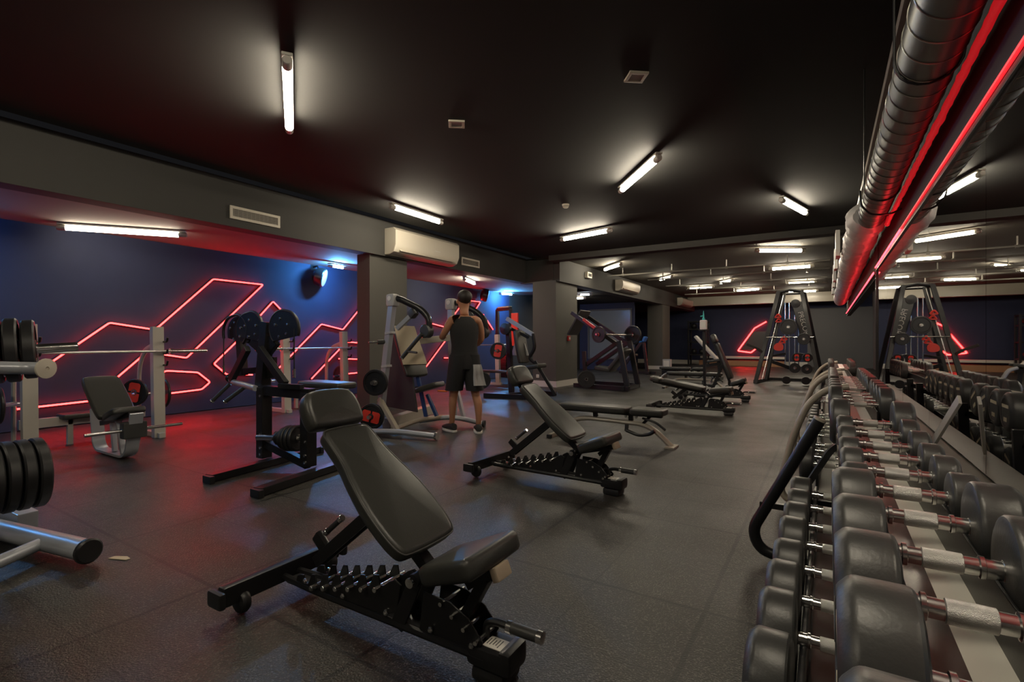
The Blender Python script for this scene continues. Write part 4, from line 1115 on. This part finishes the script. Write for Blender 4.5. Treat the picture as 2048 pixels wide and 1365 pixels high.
for s, n, ff, rr in ((1, 'R', -.1, .15), (-1, 'L', .12, .13)):
    J['hip' + n] = (pp(0, s * .09, .87), .092)
    J['thigh' + n] = (pp(ff * .3 + .01, s * (.1), .7), .082)
    J['knee' + n] = (pp(ff * .6 + .02, s * (rr - .02), .49), .056)
    J['calf' + n] = (pp(ff * .8 - .012, s * rr, .36), .056)
    J['shin' + n] = (pp(ff * .95 - .01, s * rr, .2), .04)
    J['ankle' + n] = (pp(ff, s * rr, .1), .035)
    J['foot' + n] = (pp(ff + .07, s * (rr + .02), .06), .036)
    J['toe' + n] = (pp(ff + .15, s * (rr + .03), .045), .03)
    E_ += [('pelvis', 'hip' + n), ('hip' + n, 'thigh' + n), ('thigh' + n, 'knee' + n), ('knee' + n, 'calf' + n), ('calf' + n, 'shin' + n), ('shin' + n, 'ankle' + n), ('ankle' + n, 'foot' + n), ('foot' + n, 'toe' + n)]
    FEET[n] = (ff, s * rr, s)
    J['sh' + n] = (pp(0, s * .17, 1.42), .062)
    arm = {'R': [('el', .06, .25, 1.17, .04), ('fa', .17, .22, 1.11, .042), ('wr', .29, .17, 1.09, .028), ('pa', .35, .155, 1.09, (.022, .038))],
           'L': [('el', .12, .26, 1.2, .04), ('fa', .23, .22, 1.2, .042), ('wr', .34, .17, 1.22, .028), ('pa', .4, .155, 1.23, (.022, .038))]}[n]
    J['ua' + n] = (pp(.03, s * .225, 1.3), .05)
    E_ += [('upper', 'sh' + n), ('sh' + n, 'ua' + n)]
    prev = 'ua' + n
    for k, f_, r_, z_, rad in arm:
        J[k + n] = (pp(f_, s * r_, z_), rad); E_.append((prev, k + n)); prev = k + n
    bf, br, bz = arm[-1][1:4]
    for q, (off_r, ln) in enumerate(((.034, .07), (.012, .08), (-.011, .075), (-.032, .06))):
        a, b_, c_ = 'f%d%sa' % (q, n), 'f%d%sb' % (q, n), 'f%d%sc' % (q, n)
        J[a] = (pp(bf + .035, s * (br - .01), bz + off_r), .0095)
        J[b_] = (pp(bf + .035 + ln * .45, s * (br - .02), bz + off_r * 1.05), .0088)
        J[c_] = (pp(bf + .035 + ln * .7, s * (br - .055), bz + off_r * 1.05), .0075)
        E_ += [(prev, a), (a, b_), (b_, c_)]
    J['th1' + n] = (pp(bf - .01, s * (br - .03), bz + .035), .011); J['th2' + n] = (pp(bf + .03, s * (br - .06), bz + .05), .009)
    E_ += [(prev, 'th1' + n), ('th1' + n, 'th2' + n)]
body = skin_mesh('body', J, E_, 'skin', t)
MB().sphere(pp(.125, 0, 1.63), .014, (1, 1, 1.5), 10).build('nose', 'skin', t)
for s in (-1, 1):
    ey = MB().sphere(pp(.108, s * .032, 1.655), .012, n=10).build('eye', 'eye_white', t)
    MB().sphere(pp(.117, s * .033, 1.655), .006, n=8).build('pupil', 'hair', ey)
    MB().sphere(pp(.03, s * .082, 1.645), .03, (.6, .6, 1.0), 10).build('ear', 'skin', t)
MB().sphere(pp(.112, 0, 1.592), .02, (.9, .9, .35), 10).build('mouth', 'lips', t)
mb = MB()
for c, r in ((pp(.0, 0, 1.705), .094), ):
    mb.sphere(c, r, (1.02, 1.02, .98), 20)
mb.build('hair', 'hair', t)
def ell(f, r, z, rx, ry): return (pp(f, r, z), rx, ry, rt, fw)
mb = MB()
mb.loft([ell(0, 0, .9, .18, .135), ell(.0, 0, .98, .172, .128), ell(.01, 0, 1.1, .165, .122), ell(.01, 0, 1.25, .185, .14), ell(.005, 0, 1.35, .178, .132), ell(0, 0, 1.42, .125, .105), ell(0, 0, 1.455, .085, .082)], 28)
mb.build('tank_top', 'black_cloth', t)
mb = MB()
for n in 'LR':
    ff, rr, s = FEET[n]
    mb.loft([ell(0, s * .075, .98, .115, .145), ell(0, s * .09, .85, .115, .142), ell(ff * .3, s * .105, .68, .112, .125), ell(ff * .5, s * .12, .53, .112, .12)], 24)
mb.loft([ell(0, 0, 1.0, .176, .132), ell(0, 0, .9, .186, .146), ell(0, 0, .8, .15, .13)], 28)
mb.build('shorts', 'black_cloth', t)
for n in 'LR':
    ff, rr, s = FEET[n]
    d = (fw + rt * s * .25).normalized(); sd = V((d.y, -d.x, 0))
    c = pp(ff, rr, 0)
    mb = MB()
    secs = []
    for u, w, h in ((-.075, .03, .05), (-.06, .042, .085), (0, .046, .1), (.07, .05, .075), (.14, .05, .058), (.19, .04, .045), (.21, .018, .03)):
        secs.append((c + d * u + V((0, 0, .022 + h / 2)), w, h / 2, sd, V((0, 0, 1))))
    mb.loft(secs, 18); sh = mb.build('shoe', 'shoe_black', t)
    mb = MB(); mb.prism(chaikin([(-.085, -.04), (-.085, .04), (.05, .055), (.16, .052), (.22, .015), (.22, -.015), (.16, -.052), (.05, -.055)], 2), .026, plane_matrix(c, d, V((-d.y, d.x, 0)))); mb.build('sole', 'shoe_sole', sh)
mb = MB(); rings = []
for i in range(8):
    z = .86 - .26 * i / 7
    o_ = pp(-.172 - .006 * math.sin(i), .1 + .005 * i, z)
    u = (rt * .8 + fw * .6 * (1 if False else -.0)).normalized()
    w_ = .05 + .004 * i
    f_ = [o_ + u * (w_ * (k / 4 - 1)) - fw * (.028 + .008 * math.sin(k * 1.7)) for k in range(9)]
    b_ = [o_ + u * (w_ * (k / 4 - 1)) - fw * (.012) for k in range(8, -1, -1)]
    rings.append(mb.ring(f_ + b_))
mb.skin(rings)
tag(mb.build('hand_towel', 'grey_towel', None, 80), 'small grey towel hanging from the waistband of the person in black', 'towel')
# ------------------------------------------------------------------ cable crossover machine near the back
t = thing('cable_machine', 'tall black cable and smith machine with slanting posts at the far end of the room', 'gym machine', (-.9, 15.4, 0))
A = [(-1.66, 15.0), (-.16, 15.0), (-1.5, 16.3), (-.1, 16.3)]
TP = [(-1.12, 15.35), (-.58, 15.35), (-1.1, 16.0), (-.55, 16.0)]
for (bx, by), (tx, ty) in zip(A, TP):
    MB().bar((bx, by, 0), (tx, ty, 2.5), .1, .1, bev=.01).build('post', 'black_steel', t)
MB().bar((-1.5, 15.05, .1), (-1.0, 15.3, 2.4), .016, .02, bev=.004).build('track', 'chrome', t)
MB().bar((-1.42, 15.2, .1), (-.98, 15.4, 2.45), .07, .07, bev=.006).build('inner_post', 'black_steel', t)
mb = MB(); mb.tube([(-1.12, 15.35, 2.46), (-.85, 15.35, 2.52), (-.58, 15.35, 2.46)], .04, 10); mb.tube([(-1.1, 16.0, 2.48), (-.55, 16.0, 2.48)], .04, 10)
for x in (-1.11, -.57): mb.tube([(x, 15.35, 2.48), (x, 16.0, 2.48)], .04, 10)
mb.build('top_frame', 'black_steel', t)
MB().bar((-1.66, 15.0, .05), (-1.5, 16.3, .05), .1, .08).build('base_rail', 'black_steel', t)
MB().bar((-.16, 15.0, .05), (-.1, 16.3, .05), .1, .08).build('base_rail', 'black_steel', t)
MB().bar((-1.58, 16.3, .05), (-.1, 16.3, .05), .1, .08).build('base_cross_rail', 'black_steel', t)
for x in (-.98, -.88, -.75, -.66): MB().cyl((x, 15.6, .4), (x, 15.6, 2.2), .016, 10).build('guide_rod', 'chrome', t)
ps = MB().prism([(-.6, 1.2), (-.36, 1.2), (-.5, 2.1), (-.56, 2.2), (-.78, 2.2), (-.8, 2.1)], .1, plane_matrix((0, 15.4, 0), (1, 0, 0), (0, 0, 1)), bev=.012).build('shroud', 'black_paint', t)
make_text('lettering', 'PRECOR', .17, 'label_white', Matrix.Translation((-.54, 15.29, 1.62)) @ Matrix.Rotation(R(90), 4, 'X') @ Matrix.Rotation(R(-76), 4, 'Z'), t)
MB().lathe([(0, 0), (.09, 0), (.11, .01), (.11, .05), (0, .06)], (-.72, 15.3, 2.15), (-.72, 14, 2.15), 18).build('pulley', 'plate_rubber', t)
for x, z in ((-1.25, .75), (-.35, .75)):
    MB().bar((x, 15.2, z), (x + .3 * (1 if x < -1 else -1), 15.25, z + .06), .07, .06).build('carriage', 'black_steel', t)
MB().cyl((-1.4, 15.1, 1.25), (-.3, 15.1, 1.25), .016, 10).build('guided_bar', 'chrome', t)
for i, (x, z, nm) in enumerate(((-1.12, 1.78, 0), (-1.1, 1.66, 0), (-1.02, 1.1, 0), (-.98, 1.18, 0))):
    mb = MB(); mb.tube([(x - .07, 15.12, z), (x, 15.1, z + .1), (x + .07, 15.12, z)], .022, 8, fil=.05); mb.bar((x - .07, 15.12, z), (x + .07, 15.12, z), .03, .03); mb.build('strap_handle', 'red_label', t)
MB().prism(chaikin([(-1.22, .9), (-1.0, .88), (-.98, 1.05), (-1.1, 1.12), (-1.22, 1.04)], 2), .04, plane_matrix((0, 15.1, 0), (1, 0, 0), (0, 0, 1))).build('handle_pouch', 'red_label', t)
mb = MB(); mb.bar((-1.62, 15.0, .95), (-1.86, 14.9, 1.06), .08, .06); mb.bar((-1.62, 15.0, .95), (-1.5, 15.05, .85), .08, .06); mb.build('side_pad', 'black_vinyl', t)
MB().bar((-1.25, 15.0, .6), (-.8, 15.1, .42), .09, .09).build('low_arm', 'black_steel', t)
for x in (-.92, -.48): MB().lathe([(.02, 0), (.1, 0), (.105, .02), (.1, .05), (.02, .05)], (x, 15.0, .12), (x + .2, 14.0, .12), 16).build('base_roller', 'plate_rubber', t)
for x_, z_ in ((-.87, 1.52), (-.52, 1.2)): MB().cyl((x_, 15.35, z_), (x_, 14.9, z_), .022, 12).build('plate_peg', 'chrome', t)
plate('wide black weight plate hanging high in the middle of the cable machine', (-.87, 14.97, 1.52), (0, -1, 0), .21, .05)
plate('greyish weight plate with slotted face on the right arm of the cable machine', (-.52, 14.97, 1.2), (0, -1, 0), .15, .045)
for x, lab in ((-.76, 'left'), (-.52, 'right')):
    plate('weight plate with red panel low in the cable machine, on its %s peg' % ('inner' if lab == 'left' else 'outer'), (x + .08, 14.95, .72), (.15, -1, 0), .115, .05, red=(1, 90))
for i, (x, z, r) in enumerate(((-.72, .45, .13), (-.45, .43, .125))):
    plate('black weight plate stored at the foot of the cable machine, %s one' % ('inner', 'outer')[i], (x, 14.92, z), (.1, -1, 0), r, .05)

# ------------------------------------------------------------------ leg press by the middle pillar
t = thing('leg_press_machine', 'black angled leg press loaded with plates, beyond the middle pillar', 'gym machine', (-4.5, 11.6, 0))
mb = MB(); mb.bar((-5.3, 11.3, .06), (-3.8, 11.0, .06), .1, .1); mb.bar((-5.2, 12.2, .06), (-3.9, 12.0, .06), .1, .1); mb.bar((-3.95, 10.95, .06), (-3.95, 12.1, .06), .1, .1); mb.build('base_frame', 'black_steel', t)
for y in (11.25, 12.0):
    MB().bar((-5.35, y, 1.85), (-4.1, y - .1, 1.05), .09, .09, bev=.01).build('sled_rail', 'black_steel', t)
    MB().bar((-4.1, y - .1, 1.15), (-3.88, y - .15, .1), .12, .08, bev=.01).build('front_leg', 'black_steel', t)
    MB().bar((-4.15, y - .1, 1.1), (-5.0, y, .55), .09, .09, bev=.01).build('diagonal', 'black_steel', t)
MB().bar((-4.95, 11.2, .1), (-5.0, 11.2, .9), .08, .08).build('rear_leg', 'black_steel', t)
MB().bar((-5.0, 11.15, 1.68), (-4.6, 11.05, 1.42), .03, .07).build('name_stripe', 'red_plastic', t)
MB().cyl((-4.5, 10.75, 1.3), (-4.1, 12.3, 1.3), .025, 20).build('plate_peg', 'chrome', t)
MB().prism([(-.35, -.3), (.35, -.3), (.35, .3), (-.35, .3)], .04, plane_matrix((-5.3, 11.6, 1.6), (.3, 0, .5), (0, 1, 0))).build('foot_platform', 'dark_panel', t)
MB().pad(rect_outline(.7, .5), .1, plane_matrix((-4.4, 11.5, .4), (.5, 0, .6), (0, 1, 0)), .03).build('back_pad', 'black_vinyl', t, 60)
MB().pad(rect_outline(.45, .5), .1, plane_matrix((-4.8, 11.5, .45), (1, 0, -.1), (0, 1, 0)), .03).build('seat_pad', 'black_vinyl', t, 60)
plate('dark red plate on the near peg of the leg press', (-4.474, 10.85, 1.3), (-.25, -.969, 0), .19, .06, hub='red_plastic')
plate('large black plate on the peg of the leg press toward the far pillar', (-4.126, 12.2, 1.3), (-.25, -.969, 0), .24, .06)
plate('black plate leaning low beside the leg press', (-4.85, 11.0, .24), (.5, -1, 0), .21, .05)
# machine behind the person
t = thing('pulley_machine', 'black plate-loaded machine behind the raised bench headrest, against the middle pillar', 'gym machine', (-5.4, 8.7, 0))
mb = MB(); mb.bar((-5.9, 8.3, .05), (-4.7, 8.5, .05), .1, .09); mb.bar((-5.7, 9.4, .05), (-4.8, 9.3, .05), .1, .09); mb.bar((-5.4, 8.4, .06), (-5.3, 9.35, .06), .09, .09); mb.build('base_frame', 'black_steel', t)
MB().bar((-5.5, 8.7, .08), (-5.62, 8.75, 1.5), .09, .09).build('upright', 'black_steel', t)
MB().bar((-5.65, 8.75, 1.62), (-5.05, 8.8, 1.28), .06, .08).build('upper_arm', 'silver_paint', t)
MB().bar((-5.65, 8.75, 1.45), (-5.15, 8.8, 1.22), .05, .06).build('lower_arm', 'black_steel', t)
mb = MB(); mb.tube([(-5.05, 8.8, 1.3), (-5.0, 8.8, 1.0), (-5.15, 8.8, .8), (-5.0, 8.8, .7)], .035, 10, fil=.1); mb.build('curved_arm', 'black_steel', t)
MB().lathe([(0, 0), (.11, 0), (.12, .02), (.12, .1), (0, .12)], (-5.62, 8.72, 1.4), (-5.6, 7, 1.4), 18).build('arm_joint', 'plate_rubber', t)
mb = MB()
mb.prism([(-5.62, .85), (-5.2, .85), (-5.42, 1.45)], .03, plane_matrix((0, 8.9, 0), (1, 0, 0), (0, 0, 1))); mb.build('rear_panel', 'grey_paint', t)
MB().pad(rect_outline(.45, .4), .09, plane_matrix((-5.25, 8.8, .55), (1, 0, .15), (0, 1, 0)), .03).build('seat', 'black_vinyl', t, 60)
MB().pad(rect_outline(.7, .38), .09, plane_matrix((-5.3, 8.8, .68), (-.2, 0, 1), (0, -1, 0)), .03).build('backrest', 'black_vinyl', t, 60)
MB().bar((-4.95, 8.7, .75), (-4.55, 8.8, .1), .08, .06).build('front_leg', 'black_steel', t)
MB().cyl((-5.7, 8.6, .95), (-5.59, 8.25, .95), .024, 12).build('plate_peg', 'chrome', t)
plate('weight plate with bright red panel on the machine behind the raised bench headrest', (-5.6435, 8.42, .95), (.3, -.9545, 0), .17, .05, red=(1, 80), hub='rubber')
plate('dark red-lit plate low on the machine behind the raised bench headrest', (-5.95, 8.3, .35), (.6, -.8, 0), .17, .05)
# weight-stack tower behind the middle pillar edge
t = thing('weight_stack_tower', 'black weight tower with a red side panel next to the middle pillar', 'gym machine', (-7.2, 11.4, 0))
MB().box((-6.85, 11.0, 1.45), (.2, .06, .85), bev=.01).build('side_panel', 'red_label', t)
mb = MB(); mb.bar((-7.0, 11.05, 0), (-7.0, 11.05, 2.0), .08, .08); mb.bar((-7.6, 11.3, 0), (-7.6, 11.3, 2.0), .08, .08); mb.bar((-7.0, 11.05, 2.0), (-7.6, 11.3, 2.0), .08, .08); mb.build('frame', 'black_steel', t)
mb = MB()
for i in range(14): mb.box((-7.3, 11.18, .2 + .045 * i), (.4, .16, .04), rot=(0, 0, R(-22)), bev=.003)
mb.build('weight_stack', 'black_paint', t)
MB().box((-7.3, 11.2, 2.03), (.5, .12, .08), rot=(0, 0, R(-22))).build('top_plate', 'white_plastic', t)
# second bay machine silhouettes
t = thing('bay_press_station', 'barbell station deep in the second bay behind the person', 'weight rack', (-7.4, 10.4, 0))
for y in (9.8, 10.9): 
    MB().bar((-7.3, y, 0), (-7.34, y, 1.32), .12, .085, bev=.006).build('upright', 'warm_grey_paint', t)
    MB().bar((-7.85, y, .03), (-7.2, y, .03), .07, .06).build('foot', 'warm_grey_paint', t)
MB().bar((-7.6, 9.8, .3), (-7.6, 10.9, .3), .05, .1).build('cross_beam', 'warm_grey_paint', t)
MB().pad(rect_outline(.9, .28), .06, plane_matrix((-7.5, 10.35, .36), (1, 0, 0), (0, 1, 0)), .02).build('bench_pad', 'black_vinyl', t, 60)
barbell('barbell on the station deep in the second bay', -7.2, 9.3, 11.4, 1.05)
MB().cyl((-7.3, 9.8, .62), (-7.15, 9.5, .62), .022, 10).build('plate_peg', 'chrome', t)
plate('weight plate with red panel on the station in the second bay, left of the person', (-7.175, 9.55, .62), (.447, -.894, 0), .17, .05, red=(1, 85), hub='rubber')

# ------------------------------------------------------------------ far left: upright exerciser, rack, dispenser, sign lights
t = thing('exercise_bike', 'dark upright exercise machine with a blue console before the far pillar', 'exercise machine', (-5.7, 17.2, 0))
mb = MB(); mb.bar((-6.3, 17.2, .05), (-5.0, 17.2, .05), .12, .08); mb.bar((-6.1, 16.9, .05), (-6.1, 17.5, .05), .1, .08); mb.bar((-5.2, 16.9, .05), (-5.2, 17.5, .05), .1, .08); mb.build('base_frame', 'black_steel', t)
MB().bar((-6.25, 17.2, .1), (-5.5, 17.2, 1.12), .1, .08).build('slanted_post', 'black_steel', t)
MB().bar((-5.3, 17.2, .05), (-5.42, 17.2, 1.1), .09, .08).build('front_post', 'black_steel', t)
mb = MB(); mb.tube([(-5.5, 17.0, 1.12), (-5.42, 17.2, 1.14), (-5.5, 17.4, 1.12)], .03, 10); mb.build('handlebar', 'blue_plastic', t)
MB().box((-5.38, 17.2, 1.22), (.08, .3, .18), rot=(0, R(25), 0), bev=.02).build('console', 'blue_plastic', t)
MB().pad(rect_outline(.35, .3), .08, plane_matrix((-6.0, 17.2, .62), (1, 0, 0), (0, 1, 0)), .03).build('seat', 'black_vinyl', t, 60)
t = thing('storage_rack', 'dark open storage rack against the back wall beside the far pillar', 'rack', (-5.2, 24.6, 0))
for x in (-5.55, -4.75):
    for y in (24.4, 24.9): MB().bar((x, y, 0), (x, y, 2.1), .07, .07).build('upright', 'black_steel', t)
for z in (.5, 1.1, 1.7, 2.05): MB().box((-5.15, 24.65, z), (.86, .56, .06)).build('shelf', 'black_steel', t)
for i, (x, z) in enumerate(((-5.35, .53), (-5.0, .53), (-5.2, 1.13), (-5.35, 1.73), (-4.98, 1.73))):
    mb = MB(); mb.sphere((x, 24.65, z + .132), .13, n=14)
    tag(mb.build('medicine_ball', 'plate_rubber'), 'dark ball on the %s of the storage rack, %s' % (('low shelf', 'low shelf', 'middle shelf', 'upper shelf', 'upper shelf')[i], ('pillar side', 'outer side', 'centre', 'pillar side', 'outer side')[i]), 'ball', 'balls on the storage rack')
t = thing('bench_platform', 'low pale step and warm wooden platform along the back wall, lit red', 'platform', (-3.4, 25.4, 0))
MB().box((-3.4, 25.45, .12), (3.6, .9, .24), bev=.01).build('step', 'wood_warm', t)
MB().box((-3.4, 25.55, .38), (3.6, .5, .1), bev=.01).build('rail', 'white_skirting', t)
t = thing('power_box', 'small pale cabinet on the floor at the foot of the far pillar', 'cabinet', (-5.2, 19.9, 0))
MB().box((-5.35, 19.95, .22), (.3, .24, .42), bev=.012).build('casing', 'grey_paint', t)
MB().box((-5.35, 19.826, .26), (.22, .012, .24), bev=.003).build('door_panel', 'white_enamel', t)
# decline bench with pale arms
t = thing('decline_bench', 'dark inclined bench with pale arm pads in the distance behind the upright bench', 'weight bench', (-3.0, 15.6, 0))
MB().bar((-4.3, 15.6, .2), (-2.6, 15.6, .5), .09, .09).build('main_beam', 'black_steel', t)
MB().bar((-4.3, 15.3, .05), (-4.3, 15.9, .05), .08, .08).build('rear_foot', 'black_steel', t)
MB().bar((-2.65, 15.3, .05), (-2.65, 15.9, .05), .08, .08).build('front_foot', 'black_steel', t)
MB().bar((-2.65, 15.6, .05), (-2.7, 15.6, .6), .08, .08).build('front_post', 'black_steel', t)
MB().bar((-4.3, 15.6, .05), (-4.3, 15.6, .25), .08, .08).build('rear_post', 'black_steel', t)
MB().pad(rect_outline(.95, .3), .08, plane_matrix((-2.75, 15.6, .56), (-.55, 0, .62), (0, -1, 0)), .025).build('backrest', 'warm_grey_paint', t, 60)
MB().pad(rect_outline(.5, .34), .08, plane_matrix((-3.0, 15.6, .5), (.9, 0, .15), (0, 1, 0)), .025).build('seat', 'black_vinyl', t, 60)
mb = MB(); mb.tube([(-2.6, 15.45, .55), (-2.45, 15.4, .5), (-2.35, 15.4, .3), (-2.3, 15.4, .12)], .04, 10, fil=.1); mb.build('arm', 'grey_paint', t)
# spray bottle on its stand behind the upright bench
t = thing('bottle_stand', 'slim black stand just behind the top of the upright bench', 'stand', (-2.14, 10.85, 0))
MB().bar((-2.14, 10.85, 0), (-2.16, 10.85, 1.36), .05, .05).build('post', 'black_steel', t)
MB().box((-2.14, 10.85, .015), (.36, .36, .03), bev=.006).build('base', 'black_steel', t)
MB().box((-2.16, 10.83, 1.372), (.16, .16, .02), bev=.003).build('shelf', 'black_steel', t)
t = thing('spray_bottle', 'pale spray bottle with a teal pump on the slim stand behind the upright bench', 'spray bottle', (-2.16, 10.82, 1.384))
MB().box((-2.16, 10.82, 1.384 + .1), (.135, .1, .2), bev=.02).build('bottle', 'spray_white', t)
MB().box((-2.16, 10.768, 1.384 + .1), (.1, .004, .12), bev=.001).build('bottle_label', 'label_white', t)
mb = MB(); mb.lathe([(.03, 0), (.03, .03), (.018, .045), (.014, .11), (.004, .19)], (-2.16, 10.82, 1.584), (-2.16, 10.82, 2), 12); mb.bar((-2.16, 10.82, 1.67), (-2.22, 10.8, 1.66), .02, .02); mb.build('pump', 'spray_teal', t)
# on the pillars
t = thing('alarm_button', 'small red alarm button on the side of the middle pillar', 'alarm button', (-5.69, 11.75, 1.2))
MB().box((-5.67, 11.75, 1.22), (.04, .13, .13), bev=.008).build('housing', 'red_plastic', t)
MB().box((-5.646, 11.75, 1.22), (.008, .07, .06), bev=.002).build('glass_face', 'label_white', t)
for x, z, lab in ((-6.12, .42, 'upper white socket low on the near face of the middle pillar'), (-6.2, .26, 'lower white socket on the near face of the middle pillar')):
    t = thing('wall_socket', lab, 'socket', (x, 11.04, z), 'sockets on the middle pillar')
    MB().box((x, 11.045, z), (.085, .016, .085), bev=.006).build('cover', 'white_enamel', t)
    MB().lathe([(.03, 0), (.03, .006), (.024, .006), (.022, .002), (0, .002)], (x, 11.037, z), (x, 5, z), 16).build('outlet', 'white_plastic', t)
